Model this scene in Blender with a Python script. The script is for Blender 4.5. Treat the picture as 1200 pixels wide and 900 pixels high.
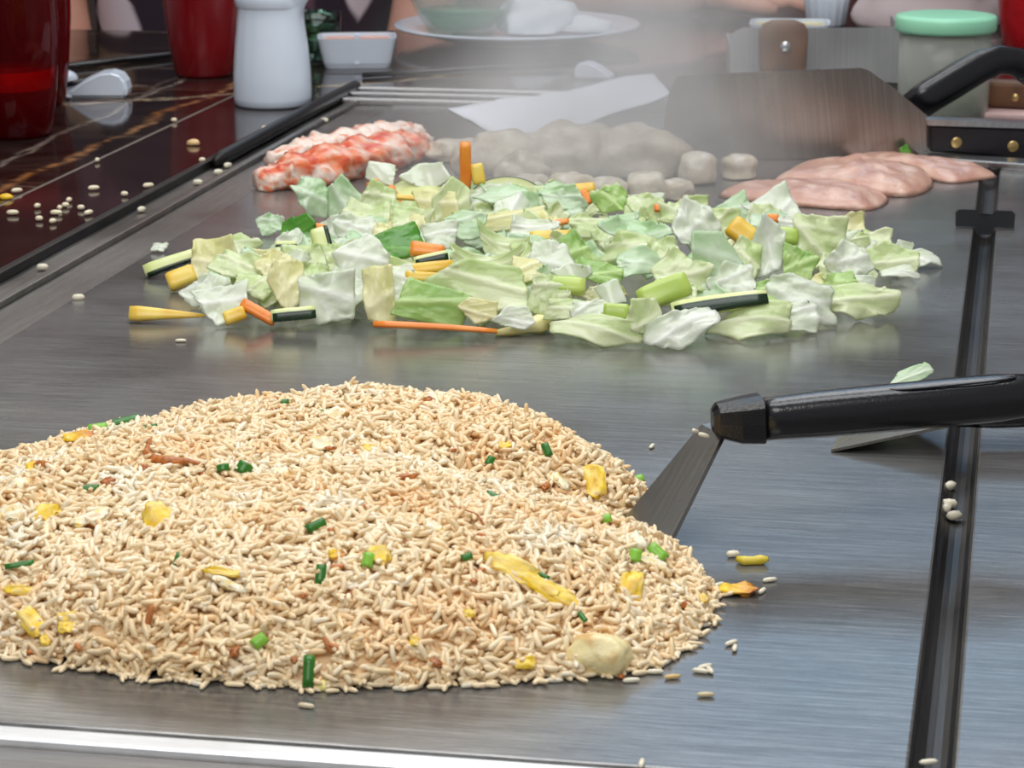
import bpy, bmesh, math, random
import numpy as np
from mathutils import Vector, Matrix, noise

scene = bpy.context.scene
C = scene.collection
for o in list(bpy.data.objects):
    bpy.data.objects.remove(o)
R = math.radians

# ------------------------------------------------------------------ camera
F_PX, PITCH, ROLL, CAM_H = 2900.0, R(15.0), R(-0.25), 0.36
cam_data = bpy.data.cameras.new('camera')
cam = bpy.data.objects.new('camera', cam_data)
C.objects.link(cam)
cam_data.sensor_width = 36.0
cam_data.lens = F_PX / 1200.0 * 36.0
cam_data.clip_start = 0.02
cam_data.clip_end = 50
fwd = Vector((0, math.cos(PITCH), -math.sin(PITCH)))
rgt0, up0 = Vector((1, 0, 0)), Vector((0, math.sin(PITCH), math.cos(PITCH)))
rgt = rgt0 * math.cos(ROLL) + up0 * math.sin(ROLL)
upv = -rgt0 * math.sin(ROLL) + up0 * math.cos(ROLL)
CAM = Vector((0, 0, CAM_H))
cam.matrix_world = Matrix(((rgt.x, upv.x, -fwd.x, CAM.x), (rgt.y, upv.y, -fwd.y, CAM.y),
                           (rgt.z, upv.z, -fwd.z, CAM.z), (0, 0, 0, 1)))
cam_data.dof.use_dof = True
cam_data.dof.focus_distance = 1.3
cam_data.dof.aperture_fstop = 32.0
scene.camera = cam

# ------------------------------------------------------------------ world, lights, exposure
scene.view_settings.view_transform = 'Standard'
scene.view_settings.look = 'None'
scene.view_settings.gamma = 1.0
scene.view_settings.use_curve_mapping = False
scene.view_settings.exposure = 0.0
scene.cycles.use_denoising = True
scene.cycles.volume_bounces = 1
scene.cycles.max_bounces = 10
scene.cycles.diffuse_bounces = 8
world = bpy.data.worlds.new('restaurant_room_light')
scene.world = world
world.use_nodes = True
wb = world.node_tree.nodes['Background']
wb.inputs['Color'].default_value = (0.86, 0.87, 0.92, 1)
wb.inputs['Strength'].default_value = 0.33


def area(name, loc, target, sx, sy, power, color):
    d = bpy.data.lights.new(name, 'AREA')
    d.shape = 'RECTANGLE'
    d.size, d.size_y, d.energy, d.color = sx, sy, power, color
    o = bpy.data.objects.new(name, d)
    C.objects.link(o)
    o.location = loc
    o.rotation_euler = (Vector(target) - Vector(loc)).to_track_quat('-Z', 'Y').to_euler()
    return o


area('hood_light', (0.0, 1.10, 1.5), (0.0, 1.1, 0), 1.5, 0.7, 14.5, (0.96, 0.98, 1.0))
area('hood_light_rear', (0.05, 2.05, 1.55), (0.05, 1.95, 0), 1.4, 0.6, 12.0, (0.97, 0.98, 1.0))
area('wall_lamp_cool', (0.62, 4.3, 1.46), (0.3, 0.9, 0.1), 1.0, 0.55, 3.3, (0.45, 0.70, 1.0))
area('wall_lamp_warm', (-0.70, 4.3, 1.48), (-0.2, 0.9, 0.1), 1.5, 0.55, 4.5, (1.0, 0.97, 0.92))
area('ceiling_light', (0.4, 3.3, 2.0), (0.1, 1.2, 0), 1.0, 0.6, 8.0, (0.85, 0.93, 1.0))
area('seat_light', (-0.3, -0.6, 1.7), (0.0, 1.3, 0), 1.6, 0.8, 19.0, (1.0, 0.98, 0.95))


# ------------------------------------------------------------------ helpers
def ray(px, py):
    return (fwd + rgt * ((px - 600) / F_PX) + upv * ((450 - py) / F_PX)).normalized()


def at(px, py, z=0.0):
    d = ray(px, py)
    return CAM + d * ((z - CAM_H) / d.z)


def at_y(px, py, y):
    d = ray(px, py)
    return CAM + d * (y / d.y)


def pxm(p):
    """metres for one photo pixel at point p"""
    return (Vector(p) - CAM).dot(fwd) / F_PX


GO = Vector((-0.477, 0.912, 0))
GU = Vector((math.cos(R(-10.4)), math.sin(R(-10.4)), 0))
GV = Vector((math.cos(R(78.4)), math.sin(R(78.4)), 0))


def G(a, b, z=0.0):
    return GO + GU * a + GV * b + Vector((0, 0, z))


def srgb(r, g, b):
    return tuple((c / 255 / 12.92 if c / 255 <= 0.04045 else ((c / 255 + 0.055) / 1.055) ** 2.4) for c in (r, g, b))


def mesh_from(verts, faces, smooth=True):
    me = bpy.data.meshes.new('m')
    me.from_pydata([tuple(v) for v in verts], [], faces)
    me.update()
    if smooth:
        me.polygons.foreach_set('use_smooth', [True] * len(me.polygons))
    return me


def bm_mesh(bm, smooth=False):
    bmesh.ops.recalc_face_normals(bm, faces=bm.faces)
    me = bpy.data.meshes.new('m')
    bm.to_mesh(me)
    bm.free()
    if smooth:
        me.polygons.foreach_set('use_smooth', [True] * len(me.polygons))
    return me


def obj(name, me, mat=None, parent=None, loc=None, rot=None):
    o = bpy.data.objects.new(name, me)
    if me is not None:
        me.name = name
        if mat is not None and not me.materials:
            me.materials.append(mat)
    C.objects.link(o)
    if parent is not None:
        o.parent = parent
    if loc is not None:
        o.location = loc
    if rot is not None:
        o.rotation_euler = rot
    return o


def tag(o, label, cat, group=None):
    o['label'] = label
    o['category'] = cat
    if group:
        o['group'] = group
    return o


def thing(name, label, cat, loc=(0, 0, 0), rotz=0, group=None):
    o = bpy.data.objects.new(name, None)
    o.empty_display_size = 0.02
    C.objects.link(o)
    o.location = loc
    o.rotation_euler = (0, 0, rotz)
    return tag(o, label, cat, group)


def bm_prism(bm, poly, z0, z1):
    """poly: list of (x,y) or Vectors"""
    lo = [bm.verts.new((p[0], p[1], z0)) for p in poly]
    hi = [bm.verts.new((p[0], p[1], z1)) for p in poly]
    n = len(poly)
    bm.faces.new(hi)
    bm.faces.new(lo[::-1])
    for i in range(n):
        bm.faces.new((lo[i], lo[(i + 1) % n], hi[(i + 1) % n], hi[i]))


def prism(poly, z0, z1, bevel=0.0, seg=2):
    bm = bmesh.new()
    bm_prism(bm, poly, z0, z1)
    if bevel:
        bmesh.ops.recalc_face_normals(bm, faces=bm.faces)
        bmesh.ops.bevel(bm, geom=bm.edges[:], offset=bevel, segments=seg, affect='EDGES', profile=0.6)
    return bm_mesh(bm)


def gprism(a0, a1, b0, b1, z0, z1, bevel=0.0):
    return prism([G(a0, b0), G(a1, b0), G(a1, b1), G(a0, b1)], z0, z1, bevel)


def lathe(profile, seg=40):
    """profile list of (r,z) from bottom axis outwards"""
    verts, faces = [], []
    idx = []
    for r, z in profile:
        if r < 1e-6:
            idx.append([len(verts)] * seg)
            verts.append((0, 0, z))
        else:
            s = len(verts)
            for i in range(seg):
                a = 2 * math.pi * i / seg
                verts.append((r * math.cos(a), r * math.sin(a), z))
            idx.append(list(range(s, s + seg)))
    for k in range(len(profile) - 1):
        A, B = idx[k], idx[k + 1]
        for i in range(seg):
            j = (i + 1) % seg
            f = []
            for v in (A[i], A[j], B[j], B[i]):
                if v not in f:
                    f.append(v)
            if len(f) >= 3:
                faces.append(tuple(f))
    return mesh_from(verts, faces)


def sweep(sections, cap=True, smooth=True):
    """sections: list of rings (lists of Vectors, equal length)"""
    verts, faces = [], []
    n = len(sections[0])
    for s in sections:
        verts += [tuple(v) for v in s]
    for k in range(len(sections) - 1):
        for i in range(n):
            j = (i + 1) % n
            faces.append((k * n + i, k * n + j, (k + 1) * n + j, (k + 1) * n + i))
    if cap:
        faces.append(tuple(range(n))[::-1])
        e = (len(sections) - 1) * n
        faces.append(tuple(range(e, e + n)))
    me = mesh_from(verts, faces, smooth)
    return me


def ring(c, ax, ay, rx, ry, n=16, power=2.0):
    out = []
    for i in range(n):
        t = 2 * math.pi * i / n
        ct, st = math.cos(t), math.sin(t)
        x = math.copysign(abs(ct) ** (2 / power), ct) * rx
        y = math.copysign(abs(st) ** (2 / power), st) * ry
        out.append(Vector(c) + Vector(ax) * x + Vector(ay) * y)
    return out


def tube(pts, rad, n=10):
    pts = [Vector(p) for p in pts]
    if not isinstance(rad, (list, tuple)):
        rad = [rad] * len(pts)
    secs = []
    for i, p in enumerate(pts):
        d = (pts[min(i + 1, len(pts) - 1)] - pts[max(i - 1, 0)]).normalized()
        ref = Vector((0, 0, 1)) if abs(d.z) < 0.95 else Vector((1, 0, 0))
        ax = d.cross(ref).normalized()
        ay = ax.cross(d).normalized()
        secs.append(ring(p, ax, ay, rad[i], rad[i], n))
    return sweep(secs)


def blob(sx, sy, sz, seed=0, amp=0.15, freq=2.0, sub=3, flat=0.35, amp2=0.0, freq2=9.0, sq=0):
    """lumpy rounded body resting on z=0"""
    bm = bmesh.new()
    bmesh.ops.create_icosphere(bm, subdivisions=sub, radius=1.0)
    off = Vector((seed * 7.31, seed * 3.17, seed * 1.73))
    for v in bm.verts:
        p = v.co.copy()
        if sq:
            p /= (math.hypot(p.x, p.y) ** sq + abs(p.z) ** sq) ** (1 / sq)
        k = 1 + amp * noise.noise(p * freq + off) + amp2 * noise.noise(p * freq2 + off)
        p *= k
        if p.z < -flat:
            p.z = -flat + (p.z + flat) * 0.12
        v.co = Vector((p.x * sx, p.y * sy, (p.z + flat * 1.06) * sz))
    mz = min(v.co.z for v in bm.verts)
    for v in bm.verts:
        v.co.z -= mz
    return bm_mesh(bm, True)


# ------------------------------------------------------------------ materials
def newmat(name):
    m = bpy.data.materials.new(name)
    m.use_nodes = True
    return m, m.node_tree, m.node_tree.nodes['Principled BSDF']


def N(nt, kind, **inp):
    n = nt.nodes.new(kind)
    for k, v in inp.items():
        n.inputs[k.replace('_', ' ')].default_value = v
    return n


def ramp(nt, src, stops):
    r = nt.nodes.new('ShaderNodeValToRGB')
    e = r.color_ramp.elements
    while len(e) > len(stops):
        e.remove(e[-1])
    while len(e) < len(stops):
        e.new(0.5)
    for i, (p, c) in enumerate(stops):
        e[i].position = p
        e[i].color = (c[0], c[1], c[2], 1)
    nt.links.new(src, r.inputs['Fac'])
    return r.outputs['Color']


def pm(name, col, rough=0.5, metal=0.0, spec=0.5, noise_amt=0.12, nscale=60.0, bump=0.0, bscale=200.0, coat=0.0, **extra):
    m, nt, b = newmat(name)
    b.inputs['Roughness'].default_value = rough
    b.inputs['Metallic'].default_value = metal
    b.inputs['Specular IOR Level'].default_value = spec
    b.inputs['Coat Weight'].default_value = coat
    tc = nt.nodes.new('ShaderNodeTexCoord')
    n1 = N(nt, 'ShaderNodeTexNoise', Scale=nscale, Detail=4.0)
    nt.links.new(tc.outputs['Object'], n1.inputs['Vector'])
    lo = tuple(max(0, c * (1 - noise_amt)) for c in col)
    hi = tuple(min(1, c * (1 + noise_amt)) for c in col)
    nt.links.new(ramp(nt, n1.outputs['Fac'], [(0.3, lo), (0.7, hi)]), b.inputs['Base Color'])
    if bump:
        n2 = N(nt, 'ShaderNodeTexNoise', Scale=bscale, Detail=3.0)
        nt.links.new(tc.outputs['Object'], n2.inputs['Vector'])
        bp = N(nt, 'ShaderNodeBump', Strength=bump, Distance=0.002)
        nt.links.new(n2.outputs['Fac'], bp.inputs['Height'])
        nt.links.new(bp.outputs['Normal'], b.inputs['Normal'])
    for k, v in extra.items():
        b.inputs[k.replace('_', ' ')].default_value = v
    return m


def mat_steel(name, base, rough, streak=0.6, angle=-10.4, stain=True, tint=(1, 1, 1), metal=1.0):
    """worn brushed steel: streaks along the short side of the plate, scratches, oil film"""
    m, nt, b = newmat(name)
    L = nt.links
    tc = nt.nodes.new('ShaderNodeTexCoord')
    mp = nt.nodes.new('ShaderNodeMapping')
    mp.inputs['Rotation'].default_value = (0, 0, R(-angle))
    L.new(tc.outputs['Object'], mp.inputs['Vector'])
    st = nt.nodes.new('ShaderNodeMapping')
    st.inputs['Scale'].default_value = (9, 420, 1)
    L.new(mp.outputs['Vector'], st.inputs['Vector'])
    n1 = N(nt, 'ShaderNodeTexNoise', Scale=1.0, Detail=5.0, Roughness=0.65)
    L.new(st.outputs['Vector'], n1.inputs['Vector'])
    st2 = nt.nodes.new('ShaderNodeMapping')
    st2.inputs['Scale'].default_value = (60, 1500, 1)
    st2.inputs['Rotation'].default_value = (0, 0, R(6))
    L.new(mp.outputs['Vector'], st2.inputs['Vector'])
    n2 = N(nt, 'ShaderNodeTexNoise', Scale=1.0, Detail=3.0, Roughness=0.7)
    L.new(st2.outputs['Vector'], n2.inputs['Vector'])
    big = N(nt, 'ShaderNodeTexNoise', Scale=6.0, Detail=3.0, Roughness=0.5)
    L.new(mp.outputs['Vector'], big.inputs['Vector'])
    add = nt.nodes.new('ShaderNodeMath'); add.operation = 'ADD'
    L.new(n1.outputs['Fac'], add.inputs[0]); L.new(n2.outputs['Fac'], add.inputs[1])
    lo = tuple(base * (1 - 0.45 * streak) * t for t in tint)
    mid = tuple(base * t for t in tint)
    hi = tuple(min(1, base * (1 + 0.55 * streak)) * t for t in tint)
    half = nt.nodes.new('ShaderNodeMath'); half.operation = 'MULTIPLY'; half.inputs[1].default_value = 0.5
    L.new(add.outputs[0], half.inputs[0])
    col = ramp(nt, half.outputs[0], [(0.36, lo), (0.5, mid), (0.63, hi)])
    if stain:
        mix = nt.nodes.new('ShaderNodeMix'); mix.data_type = 'RGBA'; mix.blend_type = 'MULTIPLY'
        mix.inputs['Factor'].default_value = 1.0
        L.new(col, mix.inputs['A'])
        L.new(ramp(nt, big.outputs['Fac'], [(0.33, (0.86, 0.83, 0.79)), (0.55, (1, 1, 1)), (0.75, (1.0, 0.98, 0.95))]), mix.inputs['B'])
        col = mix.outputs['Result']
    L.new(col, b.inputs['Base Color'])
    b.inputs['Metallic'].default_value = metal
    rr = nt.nodes.new('ShaderNodeMapRange')
    rr.inputs['From Min'].default_value = 0.3; rr.inputs['From Max'].default_value = 0.7
    rr.inputs['To Min'].default_value = rough * 0.75; rr.inputs['To Max'].default_value = rough * 1.3
    L.new(big.outputs['Fac'], rr.inputs['Value'])
    L.new(rr.outputs['Result'], b.inputs['Roughness'])
    bp = N(nt, 'ShaderNodeBump', Strength=0.10, Distance=0.0004)
    L.new(half.outputs[0], bp.inputs['Height'])
    L.new(bp.outputs['Normal'], b.inputs['Normal'])
    return m


MARBLE_VEINS = [
    (at(20, 222), at(272, 104), 0.0055, srgb(150, 92, 44), srgb(190, 150, 110), 0.07),
    (at(0, 198), at(180, 112), 0.003, srgb(120, 104, 94), srgb(170, 156, 144), 0.05),
    (at(430, 102), at(600, 90), 0.008, srgb(160, 126, 80), srgb(196, 178, 150), 0.12),
    (at(100, 150), at(215, 92), 0.002, srgb(100, 84, 74), srgb(140, 126, 114), 0.05),
]



def mat_marble():
    m, nt, b = newmat('dark_marble')
    L = nt.links
    tc = nt.nodes.new('ShaderNodeTexCoord')
    mp = nt.nodes.new('ShaderNodeMapping')
    mp.inputs['Rotation'].default_value = (0, 0, R(-52))
    mp.inputs['Scale'].default_value = (1.0, 3.4, 1)
    L.new(tc.outputs['Object'], mp.inputs['Vector'])
    warp = N(nt, 'ShaderNodeTexNoise', Scale=5.0, Detail=6.0, Roughness=0.6)
    L.new(mp.outputs['Vector'], warp.inputs['Vector'])
    va = nt.nodes.new('ShaderNodeVectorMath'); va.operation = 'MULTIPLY_ADD'
    va.inputs[1].default_value = (0.28, 0.28, 0.28)
    L.new(warp.outputs['Color'], va.inputs[0]); L.new(mp.outputs['Vector'], va.inputs[2])
    vo = N(nt, 'ShaderNodeTexVoronoi', Scale=2.3)
    vo.feature = 'DISTANCE_TO_EDGE'
    L.new(va.outputs[0], vo.inputs['Vector'])
    vo2 = N(nt, 'ShaderNodeTexVoronoi', Scale=5.5)
    vo2.feature = 'DISTANCE_TO_EDGE'
    L.new(va.outputs[0], vo2.inputs['Vector'])
    base = N(nt, 'ShaderNodeTexNoise', Scale=9.0, Detail=6.0)
    L.new(mp.outputs['Vector'], base.inputs['Vector'])
    colb = ramp(nt, base.outputs['Fac'], [(0.3, srgb(24, 18, 17)), (0.7, srgb(52, 42, 38))])
    gold = ramp(nt, base.outputs['Fac'], [(0.35, srgb(150, 92, 48)), (0.62, srgb(196, 172, 150))])
    f1 = ramp(nt, vo.outputs['Distance'], [(0.0, (.5, .5, .5)), (0.012, (0.25, 0.25, 0.25)), (0.028, (0, 0, 0))])
    f2 = ramp(nt, vo2.outputs['Distance'], [(0.0, (0.16, 0.16, 0.16)), (0.015, (0, 0, 0))])
    mx = nt.nodes.new('ShaderNodeMath'); mx.operation = 'MAXIMUM'
    L.new(f1, mx.inputs[0]); L.new(f2, mx.inputs[1])
    patch = N(nt, 'ShaderNodeTexNoise', Scale=3.2, Detail=2.0)
    L.new(tc.outputs['Object'], patch.inputs['Vector'])
    pf = ramp(nt, patch.outputs['Fac'], [(0.42, (0.05, 0.05, 0.05)), (0.56, (1, 1, 1))])
    ml = nt.nodes.new('ShaderNodeMath'); ml.operation = 'MULTIPLY'
    L.new(mx.outputs[0], ml.inputs[0]); L.new(pf, ml.inputs[1])
    mix = nt.nodes.new('ShaderNodeMix'); mix.data_type = 'RGBA'
    L.new(ml.outputs[0], mix.inputs['Factor']); L.new(colb, mix.inputs['A']); L.new(gold, mix.inputs['B'])
    L.new(mix.outputs['Result'], b.inputs['Base Color'])
    prev = mix.outputs['Result']
    for (p0, p1, wid, c_a, c_b, amp) in MARBLE_VEINS:
        d_ = (p1 - p0); d_.z = 0; d_.normalize()
        nrm = Vector((-d_.y, d_.x, 0))
        dt = nt.nodes.new('ShaderNodeVectorMath'); dt.operation = 'DOT_PRODUCT'
        dt.inputs[1].default_value = nrm
        L.new(tc.outputs['Object'], dt.inputs[0])
        nz = N(nt, 'ShaderNodeTexNoise', Scale=7.0, Detail=6.0, Roughness=0.6)
        sh = nt.nodes.new('ShaderNodeVectorMath'); sh.operation = 'ADD'
        sh.inputs[1].default_value = (p0.x * 9, p0.y * 5, 0)
        L.new(tc.outputs['Object'], sh.inputs[0]); L.new(sh.outputs[0], nz.inputs['Vector'])
        ma = nt.nodes.new('ShaderNodeMath'); ma.operation = 'MULTIPLY_ADD'
        ma.inputs[1].default_value = amp; ma.inputs[2].default_value = -amp * 0.5 - p0.dot(nrm)
        L.new(nz.outputs['Fac'], ma.inputs[0])
        sm = nt.nodes.new('ShaderNodeMath'); sm.operation = 'ADD'
        L.new(dt.outputs['Value'], sm.inputs[0]); L.new(ma.outputs[0], sm.inputs[1])
        ab = nt.nodes.new('ShaderNodeMath'); ab.operation = 'ABSOLUTE'
        L.new(sm.outputs[0], ab.inputs[0])
        fac = ramp(nt, ab.outputs[0], [(0.0, (1, 1, 1)), (wid * 0.55, (0.75, 0.75, 0.75)), (wid, (0, 0, 0))])
        fine = N(nt, 'ShaderNodeTexNoise', Scale=60.0, Detail=3.0)
        L.new(tc.outputs['Object'], fine.inputs['Vector'])
        ff = ramp(nt, fine.outputs['Fac'], [(0.35, (0.1, 0.1, 0.1)), (0.55, (1, 1, 1))])
        mm = nt.nodes.new('ShaderNodeMath'); mm.operation = 'MULTIPLY'
        L.new(fac, mm.inputs[0]); L.new(ff, mm.inputs[1])
        vm = nt.nodes.new('ShaderNodeMix'); vm.data_type = 'RGBA'
        L.new(mm.outputs[0], vm.inputs['Factor']); L.new(prev, vm.inputs['A'])
        L.new(ramp(nt, nz.outputs['Fac'], [(0.35, c_a), (0.65, c_b)]), vm.inputs['B'])
        prev = vm.outputs['Result']
    L.new(prev, b.inputs['Base Color'])
    b.inputs['Roughness'].default_value = 0.07
    b.inputs['Specular IOR Level'].default_value = 0.75
    return m


def mat_attr(name, rough=0.35, spec=0.5, transl=0.0, bump=0.0, bscale=300.0, sss=0.0, coat=0.0):
    """colour from the mesh attribute 'Col'"""
    m, nt, b = newmat(name)
    L = nt.links
    a = nt.nodes.new('ShaderNodeAttribute')
    a.attribute_name = 'Col'
    L.new(a.outputs['Color'], b.inputs['Base Color'])
    b.inputs['Roughness'].default_value = rough
    b.inputs['Specular IOR Level'].default_value = spec
    b.inputs['Coat Weight'].default_value = coat
    b.inputs['Coat Roughness'].default_value = 0.12
    if sss:
        b.inputs['Subsurface Weight'].default_value = sss
        b.inputs['Subsurface Radius'].default_value = (0.0040, 0.0030, 0.0019)
        b.inputs['Subsurface Scale'].default_value = 1.0
    if bump:
        tc = nt.nodes.new('ShaderNodeTexCoord')
        n2 = N(nt, 'ShaderNodeTexNoise', Scale=bscale, Detail=3.0)
        L.new(tc.outputs['Object'], n2.inputs['Vector'])
        bp = N(nt, 'ShaderNodeBump', Strength=bump, Distance=0.001)
        L.new(n2.outputs['Fac'], bp.inputs['Height'])
        L.new(bp.outputs['Normal'], b.inputs['Normal'])
    if transl:
        t = nt.nodes.new('ShaderNodeBsdfTranslucent')
        L.new(a.outputs['Color'], t.inputs['Color'])
        mx = nt.nodes.new('ShaderNodeMixShader')
        mx.inputs[0].default_value = transl
        L.new(b.outputs[0], mx.inputs[1]); L.new(t.outputs[0], mx.inputs[2])
        L.new(mx.outputs[0], nt.nodes['Material Output'].inputs['Surface'])
    return m


def setcol(me, cols):
    at_ = me.color_attributes.new('Col', 'FLOAT_COLOR', 'POINT')
    arr = np.ones((len(me.vertices), 4), dtype=np.float32)
    arr[:, :3] = np.asarray(cols, dtype=np.float32)[:, :3]
    at_.data.foreach_set('color', arr.ravel())


def mat_glass(name, col, rough=0.02, ior=1.45):
    m, nt, b = newmat(name)
    b.inputs['Base Color'].default_value = (*col, 1)
    b.inputs['Transmission Weight'].default_value = 1.0
    b.inputs['Roughness'].default_value = rough
    b.inputs['IOR'].default_value = ior
    return m


def mat_thin(name, tint, body, fac, rough=0.05):
    """thin clear wall: mostly see-through with a faint body colour and gloss"""
    m, nt, b = newmat(name)
    b.inputs['Base Color'].default_value = (*body, 1)
    b.inputs['Roughness'].default_value = rough
    b.inputs['Specular IOR Level'].default_value = 0.6
    t = nt.nodes.new('ShaderNodeBsdfTransparent')
    t.inputs['Color'].default_value = (*tint, 1)
    lw = nt.nodes.new('ShaderNodeLayerWeight'); lw.inputs['Blend'].default_value = 0.25
    mr = nt.nodes.new('ShaderNodeMapRange')
    mr.inputs['To Min'].default_value = fac; mr.inputs['To Max'].default_value = min(1, fac + 0.55)
    nt.links.new(lw.outputs['Facing'], mr.inputs['Value'])
    mx = nt.nodes.new('ShaderNodeMixShader')
    nt.links.new(mr.outputs['Result'], mx.inputs[0])
    nt.links.new(t.outputs[0], mx.inputs[1]); nt.links.new(b.outputs[0], mx.inputs[2])
    nt.links.new(mx.outputs[0], nt.nodes['Material Output'].inputs['Surface'])
    return m


M_PLATE = mat_steel('griddle_steel', 0.225, 0.23, 1.0, metal=0.62, tint=(1, 0.985, 0.955))
M_RAIL = mat_steel('rail_steel', 0.6, 0.25, 0.4, stain=False)
M_GUTTER = mat_steel('gutter_steel', 0.27, 0.33, 0.6, angle=78.4, tint=(1, 0.94, 0.88))
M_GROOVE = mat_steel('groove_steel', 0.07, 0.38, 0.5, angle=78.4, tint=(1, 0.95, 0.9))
M_BLACKBAR = pm('black_bar_metal', srgb(38, 36, 34), 0.4, 0.6, noise_amt=0.3)
M_MARBLE = mat_marble()
M_STONE = pm('brown_stone', srgb(46, 34, 33), 0.1, 0, 0.8, 0.25, 12)
M_SEAM = pm('seam_filler', srgb(120, 108, 98), 0.5)
M_WHITE = pm('white_porcelain', srgb(220, 230, 242), 0.12, 0, 0.6, 0.02, 20)
M_RED = pm('red_plastic', srgb(120, 10, 18), 0.25, 0, 0.5, 0.08, 15)
M_REDGLASS = mat_thin('red_tumbler_plastic', srgb(196, 30, 40), srgb(120, 8, 16), 0.22)
M_CLEAR = mat_thin('clear_glass', (0.93, 0.95, 0.94), srgb(196, 198, 192), 0.10)
M_GREENGLASS = mat_glass('green_glass', srgb(150, 205, 180), 0.02, 1.4)
M_MINT = pm('mint_plastic', srgb(150, 214, 178), 0.35, 0, 0.4, 0.04, 20)
M_BLACK = pm('black_plastic', srgb(17, 17, 20), 0.2, 0, 0.65, 0.2, 90, bump=0.08, bscale=900)
M_BLACK2 = pm('black_handle_scales', srgb(26, 22, 26), 0.4, 0, 0.5, 0.2, 90)
M_WOOD = pm('brown_wood', srgb(104, 72, 50), 0.5, 0, 0.4, 0.3, 50)
M_BRASS = pm('brass_rivet', srgb(196, 168, 110), 0.3, 0.8, 0.5, 0.1, 60)
M_BLADE = mat_steel('blade_steel', 0.33, 0.25, 0.4, angle=20, stain=True, tint=(1, 0.97, 0.93))
M_BLADE2 = mat_steel('spatula_steel', 0.30, 0.27, 0.4, angle=60, stain=True, tint=(1, 0.95, 0.84))
M_TRAY = mat_steel('tray_steel', 0.55, 0.4, 0.25, angle=90, stain=False)
M_PAPER = pm('white_paper', srgb(238, 239, 244), 0.7, 0, 0.3, 0.03, 25, bump=0.25, bscale=30)
M_SAUCE_Y = pm('yellow_sauce', srgb(224, 205, 120), 0.15, 0, 0.6, 0.08, 60)
M_SAUCE_P = pm('pink_sauce', srgb(226, 150, 118), 0.2, 0, 0.6, 0.1, 60)
M_SALT = pm('pale_green_seasoning', srgb(206, 214, 178), 0.8, 0, 0.2, 0.1, 90)
M_SKIN = pm('skin', srgb(206, 150, 128), 0.5, 0, 0.4, 0.06, 25)
M_RICE = mat_attr('rice_surface', 0.3, 0.4)
M_LEAF = mat_attr('cabbage_leaf', 0.28, 0.5, transl=0.33, bump=0.35, bscale=260, coat=0.45)
M_VEG = mat_attr('vegetable_flesh', 0.3, 0.5, coat=0.15)
M_MEAT = mat_attr('raw_meat', 0.36, 0.5, coat=0.25, bump=0.9, bscale=230)
M_EGG = mat_attr('egg_surface', 0.35, 0.5, bump=0.4, bscale=500)

# ------------------------------------------------------------------ setting
FLOOR_Z = -0.76
fl = obj('floor', prism([(-4, -1.5), (4, -1.5), (4, 6), (-4, 6)], FLOOR_Z - 0.05, FLOOR_Z),
         pm('dark_floor', srgb(40, 32, 30), 0.5, noise_amt=0.3, nscale=5))
fl['kind'] = 'structure'
wl = obj('wall_back', prism([(-4, 5.4), (4, 5.4), (4, 5.5), (-4, 5.5)], FLOOR_Z, 2.2),
         pm('dim_mauve_wall', srgb(92, 76, 72), 0.8, noise_amt=0.2, nscale=3))
wl['kind'] = 'structure'

# counter: left leaf, back leaf, stone border strips, seam, base cabinet
ct = thing('counter', 'dark polished marble dining counter with golden veins around the griddle', 'counter', G(-0.3, 0.9, FLOOR_Z))
inv = Matrix.Translation(-Vector(ct.location))


def under(o, parent):
    o.parent = parent
    o.matrix_parent_inverse = Matrix.Translation(-Vector(parent.location))
    return o


SLT = 0.004
under(obj('marble_slab', prism([G(-0.52, -0.25), G(-0.109, -0.25), G(-0.109, 1.70), G(1.35, 1.70), G(1.35, 2.42), G(0.15, 2.36), G(-0.12, 2.03), G(-0.52, 2.03)], -0.04, SLT), M_MARBLE), ct)
under(obj('stone_border', gprism(-0.105, -0.016, -0.25, 1.605, -0.04, SLT), M_STONE), ct)
under(obj('stone_border', prism([G(-0.105, 1.609), G(1.35, 1.609), G(1.35, 1.696), G(-0.105, 1.696)], -0.04, SLT), M_MARBLE), ct)
under(obj('seam', prism([G(-0.109, -0.25), G(-0.105, -0.25), G(-0.105, 1.696), G(1.35, 1.696), G(1.35, 1.70), G(-0.109, 1.70)], -0.04, SLT - 0.0006), M_SEAM), ct)
under(obj('base_cabinet', gprism(-0.40, 1.2, -0.12, 1.85, FLOOR_Z, -0.0401), pm('cabinet_black', srgb(30, 25, 24), 0.4)), ct)

# griddle
gr = thing('griddle', 'large brushed steel teppan griddle with side groove and raised rails', 'griddle', G(0.3, 0.7, -0.03))
under(obj('main_plate', gprism(0.059, 0.6245, 0.0, 1.523, -0.03, 0.0, 0.0012), M_PLATE), gr)
under(obj('side_plate', gprism(0.6405, 1.18, 0.0, 1.523, -0.03, 0.0, 0.0012), M_PLATE), gr)
# round-bottomed groove between the plates
secs = []
for b in (0.0, 1.523):
    s = [G(0.6245, b, -0.0305), G(0.6245, b, -0.0008)]
    for k in range(9):
        t = math.pi * k / 8
        s.append(G(0.6325 - 0.0072 * math.cos(t), b, -0.0012 - 0.0055 * math.sin(t)))
    s += [G(0.6405, b, -0.0008), G(0.6405, b, -0.0305)]
    secs.append(s)
under(obj('groove', sweep(secs, smooth=False), M_GROOVE), gr)
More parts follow.
